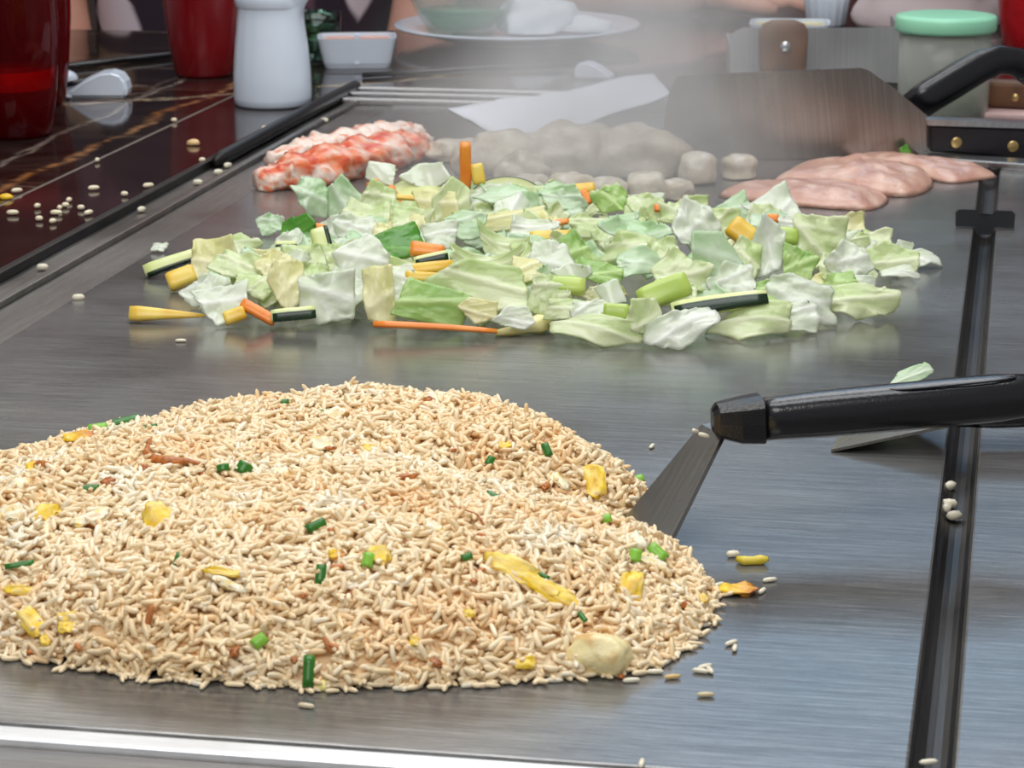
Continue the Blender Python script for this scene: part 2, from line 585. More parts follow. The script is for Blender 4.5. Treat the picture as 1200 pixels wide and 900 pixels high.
# gutter along the long side: sunken floor, low ridge, outer lip
under(obj('gutter', gprism(0.021, 0.0585, -0.005, 1.523, -0.03, -0.0015, 0.0004), M_GUTTER), gr)
under(obj('gutter_ridge', gprism(0.014, 0.0205, -0.005, 1.535, -0.03, 0.0028, 0.001), M_GUTTER), gr)
under(obj('gutter', gprism(-0.008, 0.0138, -0.005, 1.535, -0.03, -0.0012, 0.0004), M_GUTTER), gr)
under(obj('outer_lip', gprism(-0.0155, -0.0085, -0.005, 1.60, -0.03, 0.0055, 0.0012), M_BLACKBAR), gr)
bar_pts = [G(-0.004, 1.16, 0.0045), G(-0.0035, 1.18, 0.0055), G(-0.003, 1.4, 0.0055), G(-0.001, 1.6, 0.0055)]
under(obj('edge_bar', tube(bar_pts, [0.004, 0.0062, 0.0065, 0.0065], 12), M_BLACKBAR), gr)
# back rails
for b0, b1, z1 in ((1.527, 1.541, 0.005), (1.5415, 1.5575, -0.0015), (1.558, 1.572, 0.0062), (1.5725, 1.588, -0.001), (1.5885, 1.603, 0.007)):
    under(obj('back_rail', gprism(0.004, 1.18, b0, b1, -0.03, z1, 0.002), M_RAIL), gr)
# front ledge: rolled edge then lower apron
under(obj('front_edge', gprism(-0.0155, 1.18, -0.0135, -0.0004, -0.03, -0.0006, 0.0022), mat_steel('edge_steel', 0.8, 0.42, 0.25, stain=False, metal=0.8)), gr)
under(obj('front_ledge', gprism(-0.0155, 1.18, -0.24, -0.0138, -0.036, -0.0035, 0.0008), mat_steel('ledge_steel', 0.26, 0.34, 0.5, tint=(1, 0.97, 0.95), metal=0.8)), gr)

# ------------------------------------------------------------------ fried rice (nobody could count it)
rng = np.random.default_rng(11)


def poly_dist(P, X, Y):
    """signed distance inside (+) polygon, numpy"""
    P = np.asarray(P)
    d = np.full(X.shape, 1e9)
    ins = np.zeros(X.shape, dtype=bool)
    n = len(P)
    for i in range(n):
        x0, y0 = P[i]; x1, y1 = P[(i + 1) % n]
        ex, ey = x1 - x0, y1 - y0
        t = np.clip(((X - x0) * ex + (Y - y0) * ey) / (ex * ex + ey * ey), 0, 1)
        d = np.minimum(d, np.hypot(X - x0 - t * ex, Y - y0 - t * ey))
        cond = ((y0 > Y) != (y1 > Y))
        with np.errstate(divide='ignore', invalid='ignore'):
            xi = (x1 - x0) * (Y - y0) / (y1 - y0) + x0
        ins ^= cond & (X < xi)
    return np.where(ins, d, -d)


RA = [(-.30, .98), (-.25, .948), (-.207, .928), (-.18, .914), (-.135, .898), (-.066, .888), (-.013, .893), (.027, .899), (.055, .908),
      (.078, .95), (.087, .99), (.080, 1.03), (.060, 1.062), (.02, 1.10), (-.04, 1.14), (-.12, 1.16), (-.2, 1.15), (-.27, 1.09)]
RB = [(-.32, 1.04), (-.27, 1.13), (-.20, 1.19), (-.12, 1.22), (-.05, 1.22), (.01, 1.20), (.045, 1.16), (.070, 1.113), (.060, 1.092), (.025, 1.085), (-.02, 1.07), (-.1, 1.04), (-.2, 1.0)]


def dome(d, w, H, p=1.9, q=0.62):
    t = np.clip(d / w, 0, 1)
    return H * (1 - (1 - t) ** p) ** q


_w = [(9.0, 3.0, 0.0015, .3), (23.0, -31.0, 0.0016, 1.2), (-47.0, 39.0, 0.0014, 2.2), (88.0, 71.0, 0.0009, .7), (110., -95., .0008, 3.)]


def rice_h(X, Y):
    X = np.asarray(X, dtype=float); Y = np.asarray(Y, dtype=float)
    ha = dome(poly_dist(RA, X, Y), 0.095, 0.041)
    # crest of the front heap falls towards the right end
    ha = ha * (0.78 + 0.22 * np.clip((0.07 - X) / 0.13, 0, 1)) * (0.80 + 0.20 * np.clip((X + 0.29) / 0.12, 0, 1))
    hb = dome(poly_dist(RB, X, Y), 0.042, 0.0395) * (0.80 + 0.20 * np.clip((0.05 - X) / 0.06, 0, 1)) * (0.50 + 0.50 * np.clip((X + 0.32) / 0.19, 0, 1))
    h = np.maximum(ha, hb)
    wv = sum(a * np.sin(kx * X + ky * Y + ph) for kx, ky, a, ph in _w)
    return np.where(h > 0.003, np.maximum(h + wv * np.clip(h / 0.02, 0, 1), 0.002), h)


def on_height(px, py, hf, y0=0.7, y1=2.2, n=900):
    """first hit of a photo ray with a heap surface"""
    d = ray(px, py)
    ts = np.linspace(y0 / d.y, y1 / d.y, n)
    X, Y, Z = CAM.x + d.x * ts, CAM.y + d.y * ts, CAM.z + d.z * ts
    h = hf(X, Y)
    k = np.argmax(Z <= np.maximum(h, 0))
    return Vector((X[k], Y[k], max(float(h[k]), 0.0)))


def grain_proto(seg=5, rings=5):
    V, Fc = [], []
    prof = [(-1.0, 0.30), (-0.72, 0.86), (0.0, 1.0), (0.72, 0.82), (1.0, 0.25)]
    for x, r in prof:
        for i in range(seg):
            a = 2 * math.pi * i / seg
            V.append((x, r * math.cos(a), r * math.sin(a)))
    for k in range(len(prof) - 1):
        for i in range(seg):
            j = (i + 1) % seg
            Fc.append((k * seg + i, (k + 1) * seg + i, (k + 1) * seg + j, k * seg + j))
    e = (len(prof) - 1) * seg
    Fc.append(tuple(range(seg)))
    Fc.append(tuple(range(e, e + seg))[::-1])
    return np.array(V), Fc


GV_, GF_ = grain_proto()


def noise_np(X, Y, s, seed):
    out = np.zeros(len(X))
    for k in range(len(X)):
        out[k] = noise.noise(Vector((X[k] * s + seed, Y[k] * s - seed, seed * 0.37)))
    return out


def grains_mesh(P, Nn, cols, length, width, tilt, curve=None):
    """one mesh of many grains: P positions, Nn surface normals"""
    n = len(P)
    az = rng.uniform(0, 2 * np.pi, n)
    ref = np.stack([np.cos(az), np.sin(az), np.zeros(n)], 1)
    t = ref - Nn * np.sum(ref * Nn, 1, keepdims=True)
    t /= np.linalg.norm(t, axis=1, keepdims=True)
    tl = rng.normal(0, tilt, n)
    ax = t * np.cos(tl)[:, None] + Nn * np.sin(tl)[:, None]
    ay = np.cross(Nn, ax); ay /= np.linalg.norm(ay, axis=1, keepdims=True)
    azv = np.cross(ax, ay)
    hl = length * 0.5
    bend = rng.normal(0, 0.10, n)
    V = GV_[None, :, :].repeat(n, 0)
    x = V[:, :, 0]
    yv = V[:, :, 1] * (width * 0.5)[:, None] + (bend * hl)[:, None] * (x ** 2 - 0.4)
    zv = V[:, :, 2] * (width * 0.45)[:, None]
    xv = x * hl[:, None]
    W = P[:, None, :] + xv[..., None] * ax[:, None, :] + yv[..., None] * ay[:, None, :] + zv[..., None] * azv[:, None, :]
    W[..., 2] = np.maximum(W[..., 2], 0.0004)
    nv = len(GV_)
    quads = np.array([f for f in GF_ if len(f) == 4])
    caps = [f for f in GF_ if len(f) != 4]
    offs = (np.arange(n) * nv)
    q = (quads[None] + offs[:, None, None]).reshape(-1, 4)
    c = (np.array(caps)[None] + offs[:, None, None]).reshape(-1, len(caps[0]))
    vcol = cols[:, None, :].repeat(nv, 1).reshape(-1, 3)
    return W.reshape(-1, 3), q, c, vcol


def big_mesh(verts, polys):
    me = bpy.data.meshes.new('m')
    me.vertices.add(len(verts))
    me.vertices.foreach_set('co', np.asarray(verts, dtype=np.float32).ravel())
    loops = np.concatenate([p.ravel() for p in polys])
    sizes = np.concatenate([np.full(len(p), p.shape[1]) for p in polys])
    starts = np.concatenate([[0], np.cumsum(sizes)[:-1]])
    me.loops.add(len(loops))
    me.loops.foreach_set('vertex_index', loops.astype(np.int32))
    me.polygons.add(len(sizes))
    me.polygons.foreach_set('loop_start', starts.astype(np.int32))
    me.polygons.foreach_set('use_smooth', np.ones(len(sizes), dtype=bool))
    me.update(calc_edges=True)
    me.validate()
    return me


def build_rice():
    xs = np.arange(-0.31, 0.10, 0.004); ys = np.arange(0.885, 1.24, 0.004)
    X, Y = np.meshgrid(xs, ys)
    H = rice_h(X, Y)
    # core under the grains
    core_z = np.maximum(H - 0.0048, -0.002)
    cv = np.stack([X, Y, np.where(H > 0.0055, core_z, 0.0003)], -1).reshape(-1, 3)
    nx, ny = len(xs), len(ys)
    ii, jj = np.meshgrid(np.arange(nx - 1), np.arange(ny - 1))
    keep = np.minimum.reduce([H[:-1, :-1], H[1:, :-1], H[:-1, 1:], H[1:, 1:]]) > 0.0055
    a = (jj * nx + ii)[keep]
    cq = np.stack([a, a + 1, a + 1 + nx, a + nx], 1)
    cv[:, 2] = np.maximum(cv[:, 2], 0.0003)
    # grains
    n = 44000
    px = rng.uniform(-0.31, 0.095, n * 2); py = rng.uniform(0.885, 1.24, n * 2)
    h = rice_h(px, py)
    e = 0.002
    gx = (rice_h(px + e, py) - rice_h(px - e, py)) / (2 * e)
    gy = (rice_h(px, py + e) - rice_h(px, py - e)) / (2 * e)
    slope = np.sqrt(1 + gx ** 2 + gy ** 2)
    sel = (h > 0.0012) & (rng.uniform(0, 1, n * 2) < np.clip(slope, 1, 3.2) / 3.2 * 1.15)
    px, py, h, gx, gy = px[sel], py[sel], h[sel], gx[sel], gy[sel]
    k = min(len(px), 36000)
    px, py, h, gx, gy = px[:k], py[:k], h[:k], gx[:k], gy[:k]
    Nn = np.stack([-gx, -gy, np.ones(k)], 1)
    Nn[:, :2] = np.clip(Nn[:, :2], -3, 3)
    Nn /= np.linalg.norm(Nn, axis=1, keepdims=True)
    dep = rng.uniform(-0.0052, 0.0010, k)
    P = np.stack([px, py, h], 1) + Nn * dep[:, None]
    P[:, 2] = np.maximum(P[:, 2], 0.0012)
    base = np.array(srgb(242, 215, 168)); pale = np.array(srgb(249, 232, 198)); tan = np.array(srgb(241, 198, 140)); white = np.array(srgb(249, 237, 210))
    n1 = noise_np(px, py, 26, 3.1); n2 = noise_np(px, py, 45, 9.7)
    u = rng.uniform(0, 1, k)
    f = np.clip(0.42 + 0.5 * n1 + rng.normal(0, 0.28, k), 0, 1)[:, None]
    col = base * (1 - f) + pale * f
    tsel = (n2 + rng.normal(0, .22, k)) > 0.36
    col[tsel] = col[tsel] * 0.45 + tan * 0.55
    wsel = (n2 + rng.normal(0, .12, k)) < -0.46
    col[wsel] = white
    col[u < 0.005] = np.array(srgb(196, 122, 66))
    col *= rng.uniform(0.92, 1.03, k)[:, None]
    L = rng.normal(0.0080, 0.0011, k).clip(0.0050, 0.0100); Wd = rng.normal(0.0027, 0.00025, k)
    W, q, c, vc = grains_mesh(P, Nn, col, L, Wd, 0.42)
    # a loose rim of grains round the foot of the heap
    fx = rng.uniform(-0.31, 0.1, 60000); fy = rng.uniform(0.88, 1.25, 60000)
    fd = np.maximum(poly_dist(RA, fx, fy), poly_dist(RB, fx, fy))
    fs_ = (fd > -0.0035) & (fd < 0.007) & (rng.uniform(0, 1, len(fx)) < np.clip((fd + 0.0045) / 0.006, 0, 1))
    fx, fy, fd = fx[fs_][:1000], fy[fs_][:1000], fd[fs_][:1000]
    kf = len(fx)
    Pf = np.stack([fx, fy, 0.0012 + np.clip(fd, 0, .007) * rng.uniform(0, .7, kf)], 1)
    Nf = np.tile(np.array([0, 0, 1.0]), (kf, 1))
    cf = (base * .5 + pale * .5) * rng.uniform(.9, 1.03, kf)[:, None]
    W2, q2, c2, vc2 = grains_mesh(Pf, Nf, cf, rng.normal(.0078, .001, kf), rng.normal(.0026, .0002, kf), .15)
    o2 = len(W)
    W = np.concatenate([W, W2]); q = np.concatenate([q, q2 + o2]); c = np.concatenate([c, c2 + o2]); vc = np.concatenate([vc, vc2])
    verts = np.concatenate([cv, W]); off = len(cv)
    me = big_mesh(verts, [cq, q + off, c + off])
    ccol = np.tile(np.array(srgb(240, 206, 156)), (len(cv), 1))
    setcol(me, np.concatenate([ccol, vc]))
    o = obj('fried_rice', me, M_RICE)
    o['kind'] = 'stuff'
    tag(o, 'heap of golden fried rice on the steel griddle', 'rice')
    return o


build_rice()
RH = lambda X, Y: rice_h(X, Y)


def place(o, p, rot, s=1.0):
    o.location = p
    o.rotation_euler = rot
    o.scale = (s, s, s)
    return o


# ---- scraps of egg, scallion and onion in the rice
def egg_mesh(w, h, t, seed, tone=0):
    rr = random.Random(seed)
    n = 14
    bm = bmesh.new()
    bmesh.ops.create_icosphere(bm, subdivisions=3, radius=1)
    off = Vector((seed * 1.7, seed * 0.9, 2.2))
    cols = []
    yel = Vector(srgb(246, 206, 44)); pal = Vector(srgb(250, 226, 150)); wh = Vector(srgb(244, 236, 206)); br = Vector(srgb(196, 118, 44))
    for v in bm.verts:
        p = v.co.copy()
        # squarish torn slab
        p.x = math.copysign(abs(p.x) ** 0.7, p.x); p.y = math.copysign(abs(p.y) ** 0.7, p.y)
        k = 1 + 0.36 * noise.noise(p * 1.3 + off) + 0.22 * noise.noise(p * 3.4 + off) + .08 * noise.noise(p * 9 + off)
        q = Vector((p.x * w * 0.5 * k, p.y * h * 0.5 * k, p.z * t * 0.42 * (1 + 0.6 * noise.noise(p * 3 + off)) + 0.7 * t * noise.noise(Vector((p.x * 1.6, p.y * 1.6, seed))) + .22 * t * noise.noise(p * 6 + off)))
        nn = noise.noise(p * 1.6 + off * 2)
        if tone == 0:
            c = yel.lerp(pal, max(0, min(1, 0.3 + nn)))
        elif tone == 1:
            c = wh.lerp(yel, max(0, min(1, nn * 1.6)))
        else:
            c = yel.lerp(br, max(0, min(1, 0.5 + 1.2 * (p.x * 0.6 + nn * 0.5))))
        if noise.noise(p * 3.3 + off) > 0.42:
            c = c.lerp(br, 0.45)
        cols.append(c)
        v.co = q
    me = bm_mesh(bm, True)
    setcol(me, [tuple(c) for c in cols])
    return me


RICE_MARKS = [(200, 540, 'long curled brown onion shred'), (545, 603, 'thin brown onion thread'), (770, 620, 'spatula blade'), (275, 553, 'green scallion ring'), (703, 770, 'thick creamy egg chunk'),
              (362, 785, 'scallion standing at the foot'), (640, 700, 'slanting egg strips'), (640, 560, 'hollow between the two rice humps'), (140, 498, 'green scallions on the far rim'), (376, 677, 'upright dark scallion'),
              (24, 667, 'slim scallion sliver'), (55, 745, 'front foot cluster'), (390, 520, 'crest of the heap')]
EGGS = [  # px, py, width, height (photo px), turn, tilt, tone
    (94, 515, 38, 14, 10, 40, 2), (55, 604, 28, 24, -20, 55, 0), (186, 612, 34, 38, 20, 65, 0), (14, 607, 30, 20, 20, 50, 1), (45, 550, 26, 18, 10, 40, 2),
    (24, 573, 26, 16, 0, 40, 1), (28, 697, 40, 11, -3, 50, 0), (38, 737, 22, 36, 40, 60, 0), (79, 727, 24, 12, 10, 50, 0),
    (79, 741, 20, 16, 0, 50, 0), (54, 758, 14, 14, 20, 50, 0), (105, 612, 46, 14, 25, 45, 1), (262, 678, 46, 10, -10, 45, 0),
    (268, 690, 42, 12, -30, 45, 1), (390, 488, 30, 12, 12, 40, 1), (432, 531, 12, 12, 0, 50, 0), (376, 525, 30, 16, 0, 50, 1),
    (500, 468, 26, 12, 5, 40, 1), (592, 527, 14, 10, 15, 40, 0), (655, 567, 34, 12, -45, 50, 1), (697, 571, 26, 36, 10, 65, 0),
    (445, 655, 22, 26, 50, 50, 0), (396, 656, 22, 12, -12, 50, 2), (510, 624, 24, 12, -30, 45, 1), (600, 672, 70, 26, -28, 60, 0), (648, 702, 66, 20, -32, 60, 0),
    (628, 690, 60, 16, -30, 55, 0), (739, 695, 28, 40, -15, 65, 0), (745, 640, 22, 26, 20, 55, 1), (766, 665, 36, 12, -28, 50, 1), (822, 706, 16, 12, 0, 50, 0),
    (550, 728, 14, 10, 0, 50, 0), (486, 760, 12, 12, 0, 55, 0), (615, 789, 26, 14, 8, 50, 0), (330, 558, 24, 16, 0, 45, 1), (866, 696, 44, 26, -8, 50, 2),
]


def nearest_(px, py):
    return min(RICE_MARKS, key=lambda k: (k[0] - px) ** 2 + ((k[1] - py) * 1.6) ** 2)[2]


def egg_size(w, h):
    return ('large ' if w * h > 900 else 'tiny ' if w * h < 230 else '') + ('strip-like ' if w > 2.2 * h else '')


for i, (px, py, w, h, turn, tilt, tone) in enumerate(EGGS):
    p = on_height(px, py, RH)
    m = pxm(p)
    me = egg_mesh(w * m, h * m * 1.1, max(0.0024, min(w, h) * m * 0.36), i + 3, tone)
    o = obj('egg_scrap', me, M_EGG)
    on_plate = p.z < 0.002
    o.rotation_euler = (Matrix.Rotation(R(0 if on_plate else tilt * 0.75), 3, 'X') @ Matrix.Rotation(R(turn), 3, 'Z')).to_euler()
    o.location = p + Vector((0, -0.0006, 0.0022 if on_plate else 0.0016))
    if on_plate:
        tag(o, 'browned yellow egg scrap lying beside the rice near the ' + nearest_(px, py), 'egg', 'egg scraps beside the rice')
    elif tone == 0:
        tag(o, egg_size(w, h) + 'bright yellow egg scrap in the rice near the ' + nearest_(px, py), 'egg', 'yellow egg scraps in the rice')
    elif tone == 1:
        tag(o, egg_size(w, h) + 'pale whitish egg scrap in the rice near the ' + nearest_(px, py), 'egg', 'pale egg scraps in the rice')
    else:
        tag(o, egg_size(w, h) + 'browned orange-yellow egg scrap near the ' + nearest_(px, py), 'egg', 'browned egg scraps in the rice')

# the big creamy egg chunk at the foot of the heap
p = at(703, 792)
me = blob(0.0125, 0.009, 0.0098, 5, 0.22, 1.6, 4, 0.6, 0.05, 5)
cols = [tuple(Vector(srgb(240, 224, 168)).lerp(Vector(srgb(206, 150, 70)), max(0, min(1, 1.6 * noise.noise(v.co * 160) - 0.1)))) for v in me.vertices]
setcol(me, cols)
tag(obj('egg_chunk', me, M_EGG, loc=p + Vector((0, 0.004, 0.0)), rot=(0, 0, R(-12))), 'thick creamy chunk of egg at the foot of the rice heap', 'egg')


def scallion_mesh(length, rad, arc, flat=0.6):
    """length of hollow green stalk; arc is how much of the wall is there"""
    n, k = 14, 5
    outer, inner = [], []
    V, Fc = [], []
    for s in range(k):
        x = (s / (k - 1) - 0.5) * length
        for i in range(n):
            a = arc * (i / (n - 1) - 0.5)
            V.append((x, rad * math.sin(a), rad * flat * math.cos(a)))
        for i in range(n):
            a = arc * (i / (n - 1) - 0.5)
            V.append((x, (rad * 0.8) * math.sin(a), (rad * 0.8) * flat * math.cos(a)))
    st = 2 * n
    for s in range(k - 1):
        for i in range(n - 1):
            a = s * st + i
            Fc.append((a, a + 1, a + st + 1, a + st))
            b = s * st + n + i
            Fc.append((b, b + st, b + st + 1, b + 1))
        for e, r in ((0, False), (n - 1, True)):
            a, b = s * st + e, s * st + n + e
            Fc.append((a, a + st, b + st, b) if not r else (a, b, b + st, a + st))
    for s in (0, k - 1):
        for i in range(n - 1):
            a = s * st + i
            f = (a, a + n, a + n + 1, a + 1)
            Fc.append(f if s == 0 else f[::-1])
    me = mesh_from(V, Fc)
    return me


M_SC_D = pm('scallion_dark_green', srgb(44, 112, 24), 0.28, 0, 0.5, 0.25, 200)
M_SC_L = pm('scallion_light_green', srgb(132, 190, 60), 0.3, 0, 0.5, 0.2, 200)
SCALL = [  # px, py, length, radius, turn, tilt, light
    (145, 497, 38, 11, 22, 30, 0), (115, 503, 22, 9, 12, 30, 1), (176, 503, 18, 6, 14, 30, 0), (286, 553, 14, 15, 60, 75, 0), (262, 552, 8, 12, 100, 75, 0),
    (105, 576, 24, 8, 0, 40, 0), (24, 667, 34, 7, 12, 40, 0), (207, 662, 22, 5, 75, 60, 0), (370, 619, 24, 9, 30, 50, 0), (382, 486, 17, 6, 8, 40, 0),
    (331, 474, 16, 6, 8, 40, 0), (376, 677, 24, 10, 85, 70, 0), (431, 660, 18, 11, 80, 60, 1), (547, 656, 13, 8, 20, 50, 0), (574, 546, 12, 8, 60, 60, 0),
    (641, 532, 17, 8, 110, 60, 0), (578, 584, 18, 8, -25, 50, 0), (770, 652, 24, 14, -45, 60, 1), (744, 655, 16, 12, 80, 60, 1), (710, 610, 12, 9, 10, 50, 1),
    (362, 790, 38, 11, 88, 75, 0), (304, 756, 18, 12, 40, 60, 1), (748, 564, 12, 9, 20, 50, 1), (634, 676, 24, 5, -35, 40, 0), (683, 727, 16, 6, -60, 40, 0),
    (853, 742, 1, 1, 0, 0, 1),
]
for i, (px, py, L, r_, turn, tilt, light) in enumerate(SCALL[:-1]):
    p = on_height(px, py, RH)
    m = pxm(p)
    me = scallion_mesh(L * m, r_ * m * 0.62, 4.2 if r_ >= 9 else 2.6, 0.8)
    o = obj('scallion_slice', me, M_SC_L if light else M_SC_D)
    o.rotation_euler = (Matrix.Rotation(R(tilt * 0.8), 3, 'X') @ Matrix.Rotation(R(turn), 3, 'Z')).to_euler()
    o.location = p + Vector((0, -0.001, 0.0012))
    tag(o, ('light green' if light else 'dark green') + ' scallion slice in the rice near the ' + nearest_(px, py), 'scallion',
        'light scallion slices in the rice' if light else 'dark scallion slices in the rice')

# browned onion shreds
M_BROWN = pm('browned_onion', srgb(182, 108, 48), 0.3, 0, 0.5, 0.45, 500)
for pts, rad, lab in (
    ([(180, 508), (176, 520), (172, 535), (182, 543), (200, 545), (220, 544), (240, 548)], [1.5, 2.5, 4, 6, 6, 3, 1.2], 'long curled shred of browned onion on the rice heap'),
    ([(520, 596), (540, 600), (560, 607), (566, 618)], [0.8, 0.9, 1.0, 1.8], 'thin thread of browned onion on the rice heap'),
    ([(37, 552), (48, 549), (58, 547)], [3, 7, 3], 'short lump of browned onion near pale egg on the rice')):
    P = []
    for px, py in pts:
        q = on_height(px, py, RH)
        P.append(q + Vector((0, -0.001, 0.0016)))
    m = pxm(P[0])
    tag(obj('browned_onion', tube(P, [r_ * m for r_ in rad], 8), M_BROWN), lab, 'onion')
BR = [(129, 570, 20, 15), (476, 560, 26, 9), (640, 575, 34, 10), (319, 484, 15, 6), (503, 472, 14, 11), (386, 528, 14, 8), (532, 530, 9, 6), (358, 700, 9, 9),
      (404, 702, 7, 6), (276, 770, 10, 14), (345, 775, 8, 10), (555, 684, 9, 9), (510, 780, 9, 14), (170, 551, 12, 11), (728, 796, 8, 10), (388, 625, 8, 10), (287, 583, 7, 7), (805, 712, 6, 12)]
for i, (px, py, w, h) in enumerate(BR):
    p = on_height(px, py, RH)
    m = pxm(p)
    me = blob(w * m * .5, h * m * .5, h * m * .36, i + 50, 0.6, 1.8, 3, 0.6, .25, 5)
    tag(obj('browned_bit', me, M_BROWN, loc=p + Vector((0, -0.001, 0.0002)), rot=(R(25), 0, R(i * 37))), 'small reddish-brown bit of fried garlic in the rice heap', 'garlic', 'browned bits in the rice')

# ------------------------------------------------------------------ vegetables
VP = [at(168, 372), at(250, 383), at(440, 392), at(620, 404), at(720, 410), at(800, 412), at(900, 396), at(1020, 376), at(1045, 345), at(1092, 312),
      Vector((.285, 1.74, 0)), Vector((.2, 1.82, 0)), Vector((.08, 1.86, 0)), Vector((-.03, 1.86, 0)), Vector((-.12, 1.82, 0)), Vector((-.16, 1.72, 0)), Vector((-.2, 1.6, 0))]
VPOLY = [(p[0], p[1]) for p in VP]


def veg_h(X, Y):
    return dome(poly_dist(VPOLY, np.asarray(X, float), np.asarray(Y, float)), 0.10, 0.030, 1.8, 0.8)


def rr_k(seed):
    return 3 + seed % 4


def leaf_mesh(w, h, seed, tint='pale', curl=0.25, ruffle=0.12, thick=0.0011, rib=True):
    rr = random.Random(seed)
    nx, ny = 21, 19
    nc = rr.choice((4, 4, 5, 5, 6))
    angs = [2 * math.pi * (k + rr.uniform(-.28, .28)) / nc + rr.uniform(-.15, .15) + math.pi / 4 for k in range(nc)]
    rads = [rr.uniform(.95, 1.35) for _ in range(nc)]
    pol = [(math.cos(a) * r_, math.sin(a) * r_) for a, r_ in zip(angs, rads)]
    mxx = max(abs(p[0]) for p in pol); myy = max(abs(p[1]) for p in pol)
    pol = [(p[0] / mxx, p[1] / myy) for p in pol]

    def support(t):
        dx, dy = math.cos(t), math.sin(t)
        best = 1.0
        for k in range(nc):
            x0, y0 = pol[k]; x1, y1 = pol[(k + 1) % nc]
            den = dx * (y1 - y0) - dy * (x1 - x0)
            if abs(den) < 1e-9:
                continue
            r_ = (x0 * (y1 - y0) - y0 * (x1 - x0)) / den
            s_ = (x0 * dy - y0 * dx) / den
            if r_ > 0 and -1e-6 <= s_ <= 1 + 1e-6:
                best = r_
        return best
    ruffle *= .62
    T = {'pale': ((240, 244, 208), (206, 226, 150)), 'white': ((248, 250, 240), (226, 236, 206)), 'green': ((206, 230, 150), (150, 198, 86)),
         'vivid': ((120, 184, 70), (62, 142, 36)), 'yellow': ((250, 246, 204), (234, 232, 158)), 'sea': ((228, 242, 216), (188, 222, 164))}[tint]
    c0, c1 = Vector(srgb(*T[0])), Vector(srgb(*T[1]))
    ribang = rr.uniform(-0.7, 0.7)
    ro = rr.uniform(-0.3, 0.3)
    bax = rr.uniform(-0.9, 0.9)
    bend = curl * rr.uniform(1.2, 2.7) * rr.choice((-1, -1, 1))
    twist = rr.uniform(-.5, .5)
    ph = rr.uniform(0, 6)
    off = Vector((seed * 3.7, seed * 1.9, seed * .7))
    V, Cl = [], []
    s = min(w, h)
    for j in range(ny):
        v = -1 + 2 * j / (ny - 1)
        for i in range(nx):
            u = -1 + 2 * i / (nx - 1)
            rad = max(abs(u), abs(v))
            th = math.atan2(v, u) if rad > 1e-9 else 0.0
            # torn, slightly jagged outline
            R_ = support(th) * (1 + .07 * noise.noise(Vector((math.cos(th) * 2.2, math.sin(th) * 2.2, 5)) + off) + .035 * noise.noise(Vector((math.cos(th) * 7, math.sin(th) * 7, 5)) + off))
            x, y = math.cos(th) * rad * R_, math.sin(th) * rad * R_
            e = rad ** 3
            d = x * math.sin(ribang) + y * math.cos(ribang) + ro
            l = x * math.cos(ribang) - y * math.sin(ribang)
            vein = 0.0
            z = ruffle * (0.3 + e) * 1.5 * noise.noise(Vector((u * 1.9, v * 1.9, 1)) + off) + ruffle * 0.9 * e * math.sin(th * rr_k(seed) + ph) + ruffle * .35 * noise.noise(Vector((u * 4.5, v * 4.5, 2)) + off)
            if rib:
                r1 = math.exp(-(d / 0.11) ** 2)
                k2 = abs(((abs(d) * 1.9 - l * 1.3 + seed) % 0.9) - 0.45) / 0.45
                vein = min(1, r1 + 0.55 * max(0, 1 - (1 - k2) * 5) * (abs(d) > 0.1))
                z += 0.09 * vein
            # wet leaf: rolled about an axis, with a twist
            X0, Y0, Z0 = x * w * .5, y * h * .5, z * s * .5
            ca, sa = math.cos(bax), math.sin(bax)
            A0, B0 = X0 * ca + Y0 * sa, -X0 * sa + Y0 * ca
            kap = bend / (s * .5) * .42
            if abs(kap) > 1e-6:
                ang = A0 * kap
                rr0 = 1 / kap
                A1 = math.sin(ang) * (rr0 - Z0)
                Z1 = rr0 - math.cos(ang) * (rr0 - Z0)
            else:
                A1, Z1 = A0, Z0
            Z1 += twist * A0 * B0 / s
            V.append(Vector((A1 * ca - B0 * sa, A1 * sa + B0 * ca, Z1)))
            f = min(1, max(0, 0.5 + 0.6 * noise.noise(Vector((u * .9, v * .9, 3)) + off) + 0.3 * (y * 0.6) - 0.85 * vein))
            Cl.append(c0.lerp(c1, f))
    zc = sum(v.z for v in V) / len(V)
    for v in V:
        v.z -= zc
    # normals
    def P(i, j):
        return V[min(max(j, 0), ny - 1) * nx + min(max(i, 0), nx - 1)]
    nb = len(V)
    B = []
    for j in range(ny):
        for i in range(nx):
            nrm = (P(i + 1, j) - P(i - 1, j)).cross(P(i, j + 1) - P(i, j - 1))
            nrm = nrm.normalized() if nrm.length > 1e-12 else Vector((0, 0, 1))
            B.append(P(i, j) - nrm * thick)
    Fc = []
    for j in range(ny - 1):
        for i in range(nx - 1):
            a = j * nx + i
            Fc.append((a, a + 1, a + nx + 1, a + nx))
            Fc.append((nb + a, nb + a + nx, nb + a + nx + 1, nb + a + 1))
    edge = [(i) for i in range(nx)] + [j * nx + nx - 1 for j in range(1, ny)] + [(ny - 1) * nx + i for i in range(nx - 2, -1, -1)] + [j * nx for j in range(ny - 2, 0, -1)]
    for k in range(len(edge)):
        a, b = edge[k], edge[(k + 1) % len(edge)]
        Fc.append((a, nb + a, nb + b, b))
    me = mesh_from(V + B, Fc)
    setcol(me, [tuple(c) for c in Cl + Cl])
    return me


def face_rot(turn, tilt, yaw=0.0):
    """local x across, y up the piece, z out of its face; tilt 0 stands facing the diner, 90 lies flat"""
    return (Matrix.Rotation(R(yaw), 3, 'Z') @ Matrix.Rotation(R(90 - tilt), 3, 'X') @ Matrix.Rotation(R(turn), 3, 'Z')).to_euler()


